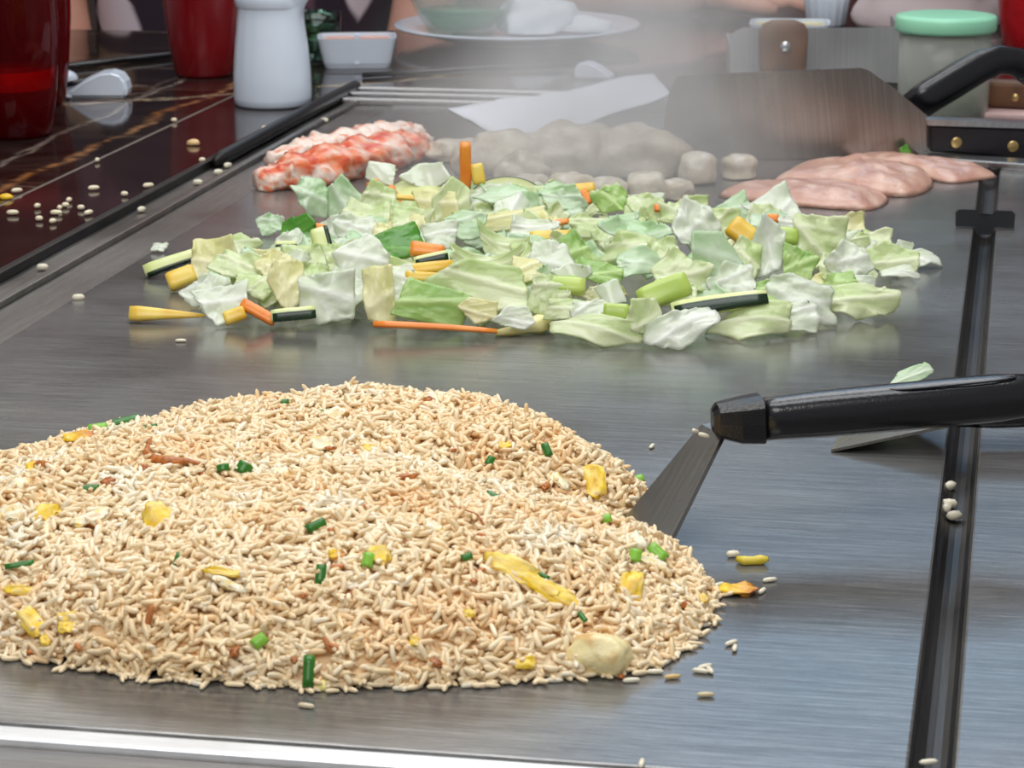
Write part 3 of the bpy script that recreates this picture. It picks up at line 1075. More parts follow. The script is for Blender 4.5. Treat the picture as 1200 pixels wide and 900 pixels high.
def lift(o, zmin=0.0006):
    """raise a piece that dips through the plate"""
    Mx = Matrix.LocRotScale(o.location, o.rotation_euler, o.scale)
    lo = min((Mx @ v.co).z for v in o.data.vertices)
    if lo < zmin:
        o.location.z += zmin - lo
    return o


LEAFDESC = {'pale': 'pale green', 'white': 'whitish', 'green': 'leaf-green', 'vivid': 'vivid green', 'yellow': 'yellowish', 'sea': 'bluish green'}
VEG_MARKS = [(206, 318, 'long zucchini stick at the left tip'), (196, 371, 'yellow squash wedge on the bare steel'), (303, 366, 'front carrot stick'), (344, 368, 'dark-skinned front zucchini stick'),
             (378, 290, 'upright zucchini tongue'), (501, 293, 'thick carrot stick'), (490, 318, 'pair of yellow squash sticks'), (510, 384, 'long thin carrot strip'), (461, 231, 'thin yellow squash ribbon'),
             (545, 194, 'upright carrot stick'), (594, 240, 'zucchini slice with dark rim'), (645, 277, 'yellow squash stick amid the cabbage'), (683, 224, 'squash bit beside the scallops'), (717, 343, 'shiny pearl-white onion'),
             (778, 342, 'yellow-green cabbage core block'), (722, 367, 'pale green cabbage core cube'), (843, 357, 'large dark-skinned zucchini stick'), (870, 273, 'pale yellow squash chunk'), (906, 256, 'raw chicken'),
             (773, 244, 'small carrot bit on white cabbage'), (630, 382, 'crumbly yellow cabbage shred'), (400, 212, 'lobster meat'), (1075, 285, 'bare steel at the right tip'), (825, 312, 'ochre carrot bit')]


def nearest(px, py, marks):
    return min(marks, key=lambda k: (k[0] - px) ** 2 + ((k[1] - py) * 1.6) ** 2)[2]


def size_word(w, h, big, small):
    a = w * h
    shp = 'long ' if w > 2.2 * h or h > 2.2 * w else ''
    return ('large ' if a > big else 'small ' if a < small else '') + shp


def project(p):
    d = Vector(p) - CAM
    z = d.dot(fwd)
    return 600 + F_PX * d.dot(rgt) / z, 450 - F_PX * d.dot(upv) / z


LEAVES = [  # px,py,w,h,turn,tilt,yaw,tint,curl,ruffle
    (247, 317, 52, 46, 15, 35, -10, 'yellow', .3, .10), (261, 357, 66, 42, 28, 40, 5, 'white', .2, .12), (381, 346, 62, 68, -8, 20, 0, 'white', .2, .14),
    (282, 312, 64, 32, -12, 50, 0, 'pale', .35, .22), (335, 330, 40, 58, 5, 25, 10, 'yellow', .3, .12), (349, 273, 46, 42, -20, 25, -15, 'vivid', .25, .06),
    (365, 228, 44, 42, -20, 30, 20, 'sea', .6, .2), (398, 240, 50, 50, -25, 18, -10, 'sea', .2, .05), (317, 270, 34, 26, -20, 40, 0, 'sea', .4, .2),
    (278, 294, 52, 22, -3, 55, 0, 'pale', .4, .2), (420, 266, 62, 32, -10, 45, 0, 'white', .5, .22), (428, 302, 62, 52, -35, 30, 10, 'white', .3, .12),
    (463, 286, 58, 32, 25, 40, 0, 'vivid', .35, .12), (446, 345, 40, 66, 8, 20, -10, 'yellow', .3, .14), (500, 358, 86, 48, -12, 25, 5, 'green', .12, .05),
    (440, 236, 46, 42, 0, 30, 0, 'pale', .3, .12), (529, 240, 40, 56, -10, 20, 15, 'pale', .25, .06), (512, 243, 44, 46, 20, 25, -15, 'yellow', .2, .05),
    (518, 275, 46, 28, 0, 40, 0, 'white', .5, .15), (592, 254, 98, 24, 6, 40, 0, 'yellow', .2, .06), (588, 286, 92, 26, -16, 40, 0, 'pale', .5, .08),
    (568, 303, 98, 26, -8, 45, 0, 'pale', .4, .12), (572, 334, 126, 54, -8, 32, 0, 'pale', .28, .06), (563, 363, 46, 30, -15, 20, 0, 'yellow', .2, .06),
    (607, 372, 54, 26, 8, 25, 0, 'white', .2, .08), (655, 232, 58, 26, 5, 40, 0, 'sea', .4, .12), (718, 232, 48, 32, -25, 35, 0, 'green', .5, .12),
    (738, 262, 40, 24, 10, 35, 0, 'sea', .3, .08), (745, 272, 84, 34, -10, 50, 0, 'sea', .5, .25), (752, 292, 88, 34, 6, 50, 0, 'pale', .5, .28), (742, 310, 80, 28, 12, 50, 0, 'sea', .5, .25),
    (680, 293, 40, 44, 30, 35, 10, 'green', .4, .12), (645, 305, 48, 46, 20, 35, -5, 'white', .3, .12), (700, 388, 108, 34, -10, 40, 0, 'pale', .6, .08),
    (755, 375, 42, 48, 25, 15, 10, 'pale', .25, .08), (795, 382, 84, 44, 28, 40, 0, 'white', .4, .24), (690, 362, 44, 26, 15, 40, 0, 'white', .3, .12),
    (888, 379, 106, 38, 4, 42, 0, 'pale', .5, .16), (925, 384, 60, 30, 10, 50, 0, 'white', .3, .2), (838, 312, 58, 78, 18, 22, 10, 'sea', .2, .05), (898, 290, 42, 74, -20, 22, -5, 'white', .35, .16),
    (935, 308, 44, 46, -5, 28, 0, 'green', .3, .10), (960, 278, 56, 62, -12, 20, -10, 'pale', .35, .12), (995, 308, 50, 46, 0, 30, 0, 'white', .4, .25),
    (1006, 332, 38, 22, 0, 35, 0, 'white', .4, .08), (938, 350, 84, 50, -15, 35, 0, 'white', .4, .25), (1000, 355, 94, 40, -4, 40, 0, 'pale', .4, .24),
    (1045, 305, 58, 34, -14, 35, 0, 'pale', .3, .12), (1057, 294, 20, 26, -18, 25, 0, 'white', .3, .06), (1080, 304, 48, 18, -2, 50, 0, 'white', .5, .12), (1052, 318, 50, 12, -3, 60, 0, 'white', .3, .1),
    (845, 262, 44, 40, 10, 30, 0, 'pale', .3, .1), (816, 268, 52, 62, 5, 30, 0, 'white', .4, .3), (800, 250, 50, 34, 0, 40, 0, 'pale', .4, .25), (930, 262, 30, 24, 0, 35, 0, 'white', .3, .08),
    (1008, 281, 20, 20, 0, 25, 0, 'pale', .4, .06), (622, 266, 60, 22, -4, 50, 0, 'white', .4, .2), (690, 262, 56, 24, 8, 50, 0, 'pale', .4, .2), (700, 320, 60, 26, -8, 50, 0, 'green', .4, .2),
    (640, 340, 50, 44, 20, 30, 0, 'pale', .3, .12), (800, 318, 62, 50, -20, 35, 0, 'pale', .3, .15), (860, 330, 60, 40, 10, 40, 0, 'white', .3, .2), (775, 300, 50, 46, 10, 35, 0, 'pale', .3, .2),
    (300, 335, 46, 30, 10, 45, 0, 'pale', .3, .15), (320, 308, 40, 34, -10, 40, 0, 'yellow', .3, .15), (400, 300, 46, 40, 0, 40, 0, 'pale', .3, .15), (480, 258, 50, 30, 0, 45, 0, 'pale', .3, .12), (470, 330, 54, 40, 0, 40, 0, 'white', .3, .15),
    (905, 340, 56, 30, 0, 50, 0, 'green', .4, .2), (790, 345, 50, 30, 0, 45, 0, 'pale', .3, .1), (985, 335, 50, 30, 5, 50, 0, 'green', .4, .2), (620, 318, 40, 30, 0, 45, 0, 'yellow', .3, .1), (545, 262, 44, 30, 0, 40, 0, 'sea', .3, .1),
    (870, 300, 44, 44, 0, 40, 0, 'pale', .3, .2), (665, 360, 50, 24, 8, 40, 0, 'pale', .3, .1), (430, 255, 60, 40, 0, 50, 0, 'pale', .3, .2), (590, 228, 60, 20, 0, 60, 0, 'sea', .3, .1),
]
for i, (px, py, w, h, turn, tilt, yaw, tint, curl, ruf) in enumerate(LEAVES):
    p = on_height(px, py + h * 0.25, veg_h, 1.2, 2.3)
    p = at_y(px, py, min(p.y, 1.79))
    m = pxm(p)
    fs = max(0.45, abs(math.sin(R(90 - tilt + 12))))
    me = leaf_mesh(w * m * 1.22, h * m * 1.24 / fs, i + 1, tint, curl, ruf)
    o = obj('cabbage_piece', me, M_LEAF)
    o.rotation_euler = face_rot(turn, tilt, yaw)
    o.location = p
    lift(o)
    tag(o, size_word(w, h, 3000, 1300) + LEAFDESC[tint] + (' ruffled' if ruf >= .2 else '') + ' cabbage piece beside the ' + nearest(px, py, VEG_MARKS), 'cabbage', 'cabbage pieces in the vegetable heap')
# under-layer of the heap
rr = random.Random(5)
cnt = 0
while cnt < 165:
    x, y = rr.choice((rr.uniform(-.24, .3), rr.uniform(-.22, .06))), rr.uniform(1.42, 1.84)
    dd = float(poly_dist(VPOLY, np.array([x]), np.array([y]))[0])
    if dd < 0.022:
        continue
    cnt += 1
    tint = rr.choice(('pale', 'pale', 'yellow', 'white', 'sea'))
    me = leaf_mesh(rr.uniform(.026, .042), rr.uniform(.024, .036), 200 + cnt, tint, rr.uniform(.15, .5), rr.uniform(.08, .25))
    o = obj('cabbage_piece', me, M_LEAF)
    o.rotation_euler = face_rot(rr.uniform(-40, 40), rr.uniform(30, 80), rr.uniform(-40, 40))
    o.location = (x, y, float(veg_h([x], [y])[0]) * rr.uniform(.5, .95))
    lift(o)
    qx, qy = project(o.location)
    tag(o, 'half-buried ' + LEAFDESC[tint] + ' cabbage piece near the ' + nearest(qx, qy, VEG_MARKS), 'cabbage', 'cabbage pieces in the vegetable heap')


def baton(length, w, t, taper=1.0, bend=0.0, seed=0, round_top=False):
    """rounded stick along x"""
    secs = []
    for k in range(9):
        s = k / 8
        x = (s - .5) * length
        f = 1 + (taper - 1) * s
        e = 0.86 if k in (0, 8) else 1.0
        zz = bend * math.sin(math.pi * s) * length
        jit = 1 + 0.04 * noise.noise(Vector((s * 4, seed, 1)))
        secs.append(ring(Vector((x, 0, zz)), Vector((0, 1, 0)), Vector((0, 0, 1)), w * .5 * f * e * jit, t * .5 * f * e, 14, 3.6))
    return sweep(secs)


def colmesh(me, c0, c1, scale=90, seed=0):
    c0, c1 = Vector(srgb(*c0)), Vector(srgb(*c1))
    setcol(me, [tuple(c0.lerp(c1, max(0, min(1, .5 + noise.noise(v.co * scale + Vector((seed, 0, 0))))))) for v in me.vertices])
    return me


CARROT = ((246, 156, 58), (238, 126, 38)); SQUASH = ((240, 210, 96), (228, 178, 44)); ZUCC = ((232, 236, 178), (212, 222, 140)); CELERY = ((196, 214, 110), (168, 196, 84))
M_ZSKIN = pm('zucchini_skin', srgb(22, 46, 22), 0.25, 0, 0.5, 0.35, 150)
M_SQSKIN = pm('squash_skin', srgb(232, 176, 30), 0.25, 0, 0.5, 0.12, 150)
STICKS = [  # kind, px,py, length,width(px), turn, tilt, yaw, taper, label
    ('zucchini', 206, 318, 76, 15, 20, 35, 0, .8, 'long zucchini stick with thin dark skin at the left tip of the vegetable heap'),
    ('squash', 213, 335, 34, 22, 22, 35, 0, 1, 'short thick yellow squash stick beside a long zucchini stick'),
    ('squash', 196, 371, 88, 19, -2, 30, 0, .18, 'yellow squash wedge lying apart on the bare steel'),
    ('carrot', 303, 366, 46, 13, -31, 35, 0, 1, 'orange carrot stick beside dark-skinned zucchini at the front of the vegetables'),
    ('zucchini_d', 344, 368, 52, 15, 5, 20, 0, 1, 'zucchini stick showing dark green skin at the front of the vegetable heap'),
    ('zucchini', 378, 290, 46, 22, 105, 25, 0, .9, 'upright pale zucchini tongue with orange carrot cube on top'),
    ('carrot', 373, 271, 17, 15, 80, 25, 0, 1, 'small orange carrot cube between vivid green leaf and zucchini tongue'),
    ('zucchini_d', 335, 289, 26, 13, 0, 20, 0, 1, 'short dark-skinned zucchini stick under vivid green leaf'),
    ('carrot', 501, 293, 40, 18, -6, 30, 0, .75, 'thick orange carrot stick beside vivid green leaf'),
    ('zucchini_d', 505, 303, 40, 12, 12, 20, 0, 1, 'dark zucchini skin strip under a thick carrot stick'),
    ('squash', 490, 316, 84, 15, 8, 30, 0, .8, 'long pale yellow squash stick lying across the heap'),
    ('squash', 500, 325, 50, 13, -3, 30, 0, .8, 'shorter yellow squash stick below a longer one'),
    ('carrot', 510, 384, 146, 8, -4, 40, 0, .7, 'long thin carrot strip along the front edge of the vegetables'),
    ('carrot', 438, 217, 15, 11, 30, 30, 0, 1, 'orange carrot bit at the back of the heap near lobster'),
    ('carrot', 461, 231, 27, 13, -65, 30, 0, 1, 'short orange carrot strip crossing a thin yellow ribbon'),
    ('carrot', 419, 247, 11, 11, 0, 30, 0, 1, 'tiny red-orange carrot bit beside bluish green cabbage'),
    ('squash', 474, 232, 62, 7, -5, 40, 0, .8, 'thin yellow squash ribbon at the back of the heap'),
    ('carrot', 545.5, 194, 56, 13, 90, 0, 0, 1, 'carrot stick standing upright out of the vegetable heap'),
    ('squash', 560, 204, 24, 15, 100, 15, 0, 1, 'yellow squash bit behind the upright carrot stick'),
    ('squash', 645, 277, 48, 13, 2, 35, 0, 1, 'yellow squash stick in the middle of the cabbage'),
    ('squash', 683, 221, 28, 12, 5, 35, 0, 1, 'yellow squash bit at the back beside the scallops'),
    ('carrot', 687, 231, 19, 10, -60, 30, 0, 1, 'faded carrot bit under a yellow squash bit'),
    ('carrot', 773, 244, 13, 9, 0, 30, 0, 1, 'small orange carrot bit on white cabbage'),
    ('carrot', 650, 262, 34, 7, 12, 40, 0, 1, 'thin pale carrot strip above a yellow squash stick'),
    ('celery', 778, 342, 62, 28, 22, 30, 0, 1, 'yellow-green block of cabbage core beside a shiny onion'),
    ('celery', 722, 367, 30, 22, -4, 20, 0, 1, 'pale green cabbage core cube at the front of the heap'),
    ('zucchini_d', 843, 357, 114, 22, 9, 40, 0, .85, 'large zucchini stick with dark skin along its lower edge'),
    ('squash', 870, 273, 34, 26, -40, 30, 0, 1, 'pale yellow squash chunk among white cabbage'),
    ('carrot', 906, 256, 13, 10, 0, 30, 0, 1, 'orange carrot bit at the back near the raw chicken'),
    ('celery', 920, 277, 30, 20, -5, 30, 0, 1, 'yellow-green cabbage core piece near the raw chicken'),
    ('carrot', 825, 312, 20, 13, 20, 30, 0, 1, 'ochre carrot bit half hidden between cabbage leaves'),
    ('squash', 275, 370, 26, 16, 20, 30, 0, 1, 'yellow squash bit tucked behind white cabbage and carrot stick'),
    ('celery', 655, 335, 62, 20, -3, 35, 0, 1, 'pale green curved cabbage rib beside a shiny onion'),
]
for i, (kind, px, py, L, w, turn, tilt, yaw, tap, lab) in enumerate(STICKS):
    p = on_height(px, py + 4, veg_h, 1.2, 2.3)
    p = at_y(px, py, min(p.y, 1.79) - 0.006)
    m = pxm(p)
    t = min(w * m * 0.8, 0.009)
    me = baton(L * m, w * m * 1.05, max(t, .0035), tap, 0.02 if L > 60 else 0, i)
    cc = CARROT if kind == 'carrot' else SQUASH if kind == 'squash' else CELERY if kind == 'celery' else ZUCC
    colmesh(me, *cc, seed=i)
    o = obj('carrot_stick' if kind == 'carrot' else 'squash_stick' if kind == 'squash' else 'cabbage_core' if kind == 'celery' else 'zucchini_stick', me, M_VEG)
    o.rotation_euler = face_rot(turn, tilt, yaw)
    o.location = p
    if kind.startswith('zucchini'):
        tt = max(t, .0035)
        ww = w * m * 1.05
        if kind == 'zucchini_d':
            sk = baton(L * m * .97, ww * .72, tt * .5, tap, 0.02 if L > 60 else 0, i)
            so = obj('skin', sk, M_ZSKIN, o, loc=(0.0006, -ww * .16, tt * .32))
        else:
            sk = baton(L * m * .97, ww * .3, tt * .98, tap, 0.02 if L > 60 else 0, i)
            so = obj('skin', sk, M_ZSKIN, o, loc=(0.0006, -ww * .40, 0))
    lift(o)
    tag(o, lab, 'carrot' if kind == 'carrot' else 'squash' if kind == 'squash' else 'cabbage' if kind == 'celery' else 'zucchini')

# zucchini half-moon slices, onion pieces
for px, py, rpx, lab, turn in ((594, 254, 42, 'pale zucchini slice with dark rim behind the upright carrot stick', -14), (488, 252, 36, 'zucchini slice with dark rim near the lobster meat', 12)):
    p = on_height(px, py + 10, veg_h, 1.2, 2.3)
    p = at_y(px, py - 18, 1.785)
    m = pxm(p)
    r_ = rpx * m
    me = lathe([(0, 0), (r_ * .5, 0), (r_ * .97, 0), (r_ * .97, .004), (r_ * .5, .0044), (0, .0044)], 32)
    colmesh(me, (222, 224, 168), (202, 208, 138), 120)
    o = obj('zucchini_slice', me, M_VEG, loc=p, rot=face_rot(turn, 66))
    rim = lathe([(r_ * .975, -.0002), (r_ * 1.03, .0004), (r_ * 1.03, .0036), (r_ * .975, .0042), (r_ * .955, .002), (r_ * .975, -.0002)], 32)
    obj('rind', rim, M_ZSKIN, o)
    lift(o)
    tag(o, lab, 'zucchini')
M_ONION = mat_attr('onion_flesh', 0.12, 0.6, transl=0.3, coat=0.3)
for px, py, w, h, turn, lab in ((717, 343, 38, 28, 10, 'shiny pearl-white onion piece in the front of the heap'), (351, 300, 30, 14, -12, 'small white onion strip between zucchini and cabbage'),
                               (668, 322, 52, 26, 4, 'pale domed onion piece left of the shiny onion'), (450, 204, 46, 24, -6, 'translucent grey onion piece beside the lobster meat'), (497, 207, 62, 30, 8, 'large translucent onion piece near the upright carrot stick')):
    p = on_height(px, py + 6, veg_h, 1.2, 2.3)
    p = at_y(px, py, min(p.y, 1.80) - 0.004)
    m = pxm(p)
    me = leaf_mesh(w * m * 1.05, h * m * 1.25, px, 'white', .7, .04, .0022, False)
    o = obj('onion_piece', me, M_ONION, loc=p, rot=face_rot(turn, 30))
    lift(o)
    tag(o, lab, 'onion')
# crumbly cabbage core shred at the front
P = [at(580, 391, .002), at(600, 388, .003), at(618, 384, .004), at(630, 380, .006), at(646, 378, .005)]
me = tube(P, [.0018, .0032, .004, .006, .004], 10)
for v in me.vertices:
    v.co += Vector((noise.noise(v.co * 300), noise.noise(v.co * 300 + Vector((9, 0, 0))), abs(noise.noise(v.co * 300 + Vector((0, 9, 0)))))) * 0.0022
colmesh(me, (240, 232, 176), (226, 214, 130), 200)
tag(obj('cabbage_shred', me, M_VEG), 'crumbly pale yellow cabbage shred at the front edge by the long carrot strip', 'cabbage')
# stray leaves away from the heap
p = at(1068, 446, .003)
me = leaf_mesh(.030, .012, 77, 'sea', .2, .05)
tag(lift(obj('cabbage_piece', me, M_LEAF, loc=p, rot=face_rot(22, 45))), 'lone green cabbage shred on the steel behind the spatula handle', 'cabbage')
p = at(187, 291, .003)
tag(lift(obj('cabbage_piece', leaf_mesh(.013, .009, 78, 'white', .4, .2), M_LEAF, loc=p, rot=face_rot(0, 55))), 'small white cabbage scrap alone near the gutter', 'cabbage')


# ------------------------------------------------------------------ seafood and chicken
def meat(name, px, py, sx, sy, sz, turn, seed, c0, c1, c2, lab, cat, amp=.25, freq=1.7, amp2=.05, grp=None, sub=4, dz=0.0, sq=0):
    p = at(px, py)
    me = blob(sx, sy, sz, seed, amp, freq, sub, .35, amp2, 7, sq)
    a, b, c = Vector(srgb(*c0)), Vector(srgb(*c1)), Vector(srgb(*c2))
    cols = []
    for v in me.vertices:
        q = v.co
        f = max(0, min(1, .5 + 1.1 * noise.noise(q * 60 + Vector((seed, 0, 0)))))
        k = a.lerp(b, f)
        g = noise.noise(q * 110 + Vector((0, seed, 3)))
        k = k.lerp(c, max(0, min(1, (g - .1) * 3)))
        cols.append(tuple(k))
    setcol(me, cols)
    o = obj(name, me, M_MEAT, loc=p + Vector((0, 0, .0003 + dz)), rot=(0, 0, R(turn)))
    return tag(o, lab, cat, grp)


# lobster tail meat: two long halves
def lobster(pts, rads, seed, red, lab):
    """pts in photo px at plate height; lumpy segmented body"""
    P = [at(x, y) for x, y in pts]
    secs = []
    n = 28
    K = 80
    cl = []
    for k in range(K):
        s = k / (K - 1) * (len(P) - 1)
        i = min(int(s), len(P) - 2)
        f = s - i
        c = P[i].lerp(P[i + 1], f)
        r_ = rads[i] + (rads[i + 1] - rads[i]) * f
        d = (P[i + 1] - P[i]).normalized()
        ax = Vector((0, 0, 1)).cross(d).normalized()
        seg = 1 + .05 * math.sin(k * .55)
        row = []
        for j in range(n):
            t = 2 * math.pi * j / n
            q = Vector((k * .132, math.cos(t) * 1.3, math.sin(t) * 1.3 + seed))
            rad = r_ * seg * (1 + .28 * noise.noise(q * 1.3) + .2 * noise.noise(q * 3.0) + .12 * noise.noise(q * 6.0))
            y = math.cos(t) * rad * 1.15
            z = max(math.sin(t) * rad * .95, -.55 * r_) + .56 * r_
            row.append(c + ax * y + Vector((0, 0, max(z, .0004))))
            nn = 1.1 * noise.noise(q * 1.1 + Vector((0, 0, 7))) + .9 * noise.noise(q * 3.1) + .5 * noise.noise(q * 7)
            topness = math.sin(t) * .5 + .2
            m_ = max(0, min(1, red + 1.0 * nn + .4 * topness))
            white = Vector(srgb(236, 216, 200)); orange = Vector(srgb(228, 120, 62)); redc = Vector(srgb(204, 64, 40))
            col = white.lerp(orange, min(1, m_ * 1.6))
            if m_ > .6:
                col = col.lerp(redc, min(1, (m_ - .6) * 2.4))
            cl.append(tuple(col))
        secs.append(row)
    me = sweep(secs)
    setcol(me, cl)
    return tag(obj('lobster_meat', me, M_MEAT), lab, 'lobster')


lobster([(300, 222), (345, 219), (400, 208), (450, 196), (480, 184), (496, 172)], [.010, .017, .019, .018, .015, .008], 3.0, .22, 'red and orange lobster tail half nearest the cabbage')
lobster([(316, 196), (360, 190), (410, 182), (455, 171), (490, 163)], [.008, .014, .015, .014, .009], 8.0, -.42, 'whitish lobster tail half behind the red one')

WH = ((206, 196, 176), (188, 174, 152), (216, 208, 194))
for i, (px, py, rx, ry, rz, lab) in enumerate((
        (818, 214, .0150, .0150, .0165, 'plump scallop leaning before the big steel turner'), (866, 208, .0150, .0140, .0125, 'small white scallop in front of the big steel turner beside raw chicken'),
        (757, 234, .0175, .016, .0145, 'square-edged scallop at the back right of the cabbage'), (712, 236, .017, .016, .0125, 'scallop in the front row in the steam'),
        (668, 236, .019, .015, .015, 'scallop with a bright glint in the front row in the steam'), (620, 232, .018, .015, .0125, 'scallop of the front row behind the zucchini slice'),
        (792, 232, .014, .014, .010, 'low scallop between the plump and square-edged ones'))):
    meat('scallop', px, py, rx, ry, rz, i * 40, 20 + i, *WH, lab, 'scallop', amp=.16, freq=1.5, amp2=.03, sq=3.6)
for i, (px, py, rx, ry, rz, turn, lab) in enumerate((
        (590, 208, .044, .03, .026, -4, 'pale raw fillet in the steam below the paper, left of centre'), (665, 205, .045, .03, .028, 5, 'lumpy pale raw fillet in the steam under the middle of the paper'),
        (745, 206, .046, .028, .028, -6, 'pale raw fillet in the steam beside the big turner blade'), (535, 186, .03, .022, .012, 0, 'low pale raw fillet in the steam beside the lobster'),
        (610, 218, .022, .014, .018, 0, 'square pale raw chunk in the steam behind the zucchini slice'))):
    meat('raw_fillet', px, py, rx, ry, rz, turn, 40 + i, (196, 184, 162), (168, 152, 130), (206, 196, 178), lab, 'fillet', amp=.3, freq=1.8, amp2=.05)


def fillet(pts, height, seed, lab, tones):
    """flat raw breast: outline on the plate (photo px), domed"""
    P = [at(x, y) for x, y in pts]
    cx = sum(p.x for p in P) / len(P); cy = sum(p.y for p in P) / len(P)
    # resample the outline
    n = 80
    out = []
    for k in range(n):
        s = k / n * len(P)
        i = int(s); f = s - i
        p0, p1, p2, p3 = (P[(i + d) % len(P)] for d in (-1, 0, 1, 2))
        out.append(0.5 * ((2 * p1) + (p2 - p0) * f + (2 * p0 - 5 * p1 + 4 * p2 - p3) * f * f + (3 * p1 - p0 - 3 * p2 + p3) * f ** 3))
    V, Fc, cl = [], [], []
    rings_ = 18
    a, b, c = (Vector(srgb(*t)) for t in tones)
    for r_ in range(rings_ + 1):
        s = 1 - r_ / rings_
        for q in out:
            x, y = cx + (q.x - cx) * s, cy + (q.y - cy) * s
            nz = noise.noise(Vector((x * 30, y * 30, seed))) * .25 + noise.noise(Vector((x * 75, y * 75, seed))) * .14 + noise.noise(Vector((x * 190, y * 190, seed))) * .05
            z = height * (max(0, 1 - s ** 2.8) ** .62) * (0.85 + nz)
            V.append((x, y, max(z, 0.0004)))
            f = max(0, min(1, .5 + noise.noise(Vector((x * 45, y * 45, seed + 5)))))
            g = max(0, min(1, 2 * noise.noise(Vector((x * 90, y * 40, seed + 9)))))
            cl.append(tuple(a.lerp(b, f).lerp(c, g)))
    for r_ in range(rings_):
        for i in range(n):
            j = (i + 1) % n
            Fc.append((r_ * n + i, r_ * n + j, (r_ + 1) * n + j, (r_ + 1) * n + i))
    Fc.append(tuple(range(n))[::-1])
    me = mesh_from(V, Fc)
    setcol(me, cl)
    return tag(obj('chicken_breast', me, M_MEAT), lab, 'chicken')


TN = ((202, 158, 138), (180, 132, 114), (212, 176, 156))
fillet([(842, 230), (880, 237), (940, 243), (1000, 247), (1026, 246), (1042, 236), (1028, 226), (990, 220), (930, 216), (870, 219)], .013, 2.0, 'glossy raw chicken breast in front, nearest the cabbage', TN)
fillet([(905, 216), (960, 222), (1040, 231), (1078, 229), (1094, 218), (1085, 207), (1040, 200), (990, 196), (940, 198)], .018, 6.0, 'raw chicken breast in the middle between the two others', TN)
fillet([(1000, 197), (1060, 204), (1110, 215), (1150, 212), (1168, 207), (1140, 200), (1090, 192), (1030, 184), (1000, 186)], .013, 11.0, 'raw chicken breast at the rear under the riveted handle', TN)

# ------------------------------------------------------------------ paper
def sheet():
    """paper lying on the plate, its far right corner curling up"""
    A, B_, Cc, D = at(524, 127, .001), at(765, 86, .012), at(786, 109, .022), at(610, 175, .001)
    nx, ny = 18, 12
    V, Fc = [], []
    for j in range(ny + 1):
        t = j / ny
        for i in range(nx + 1):
            s = i / nx
            p = A.lerp(B_, s).lerp(D.lerp(Cc, s), t)
            z = p.z + .006 * s * (1 - s) * math.sin(9 * s + 3 * t) + .003 * noise.noise(Vector((s * 4, t * 4, 2)))
            V.append((p.x, p.y, max(z, .0012)))
    for j in range(ny):
        for i in range(nx):
            a = j * (nx + 1) + i
            Fc.append((a, a + 1, a + nx + 2, a + nx + 1))
    me = mesh_from(V, Fc)
    o = obj('paper_sheet', me, M_PAPER)
    s = o.modifiers.new('thickness', 'SOLIDIFY')
    s.thickness = .0004
    s.offset = 1
    return tag(o, 'white sheet of paper lying on the steel behind the seafood', 'paper')


sheet()

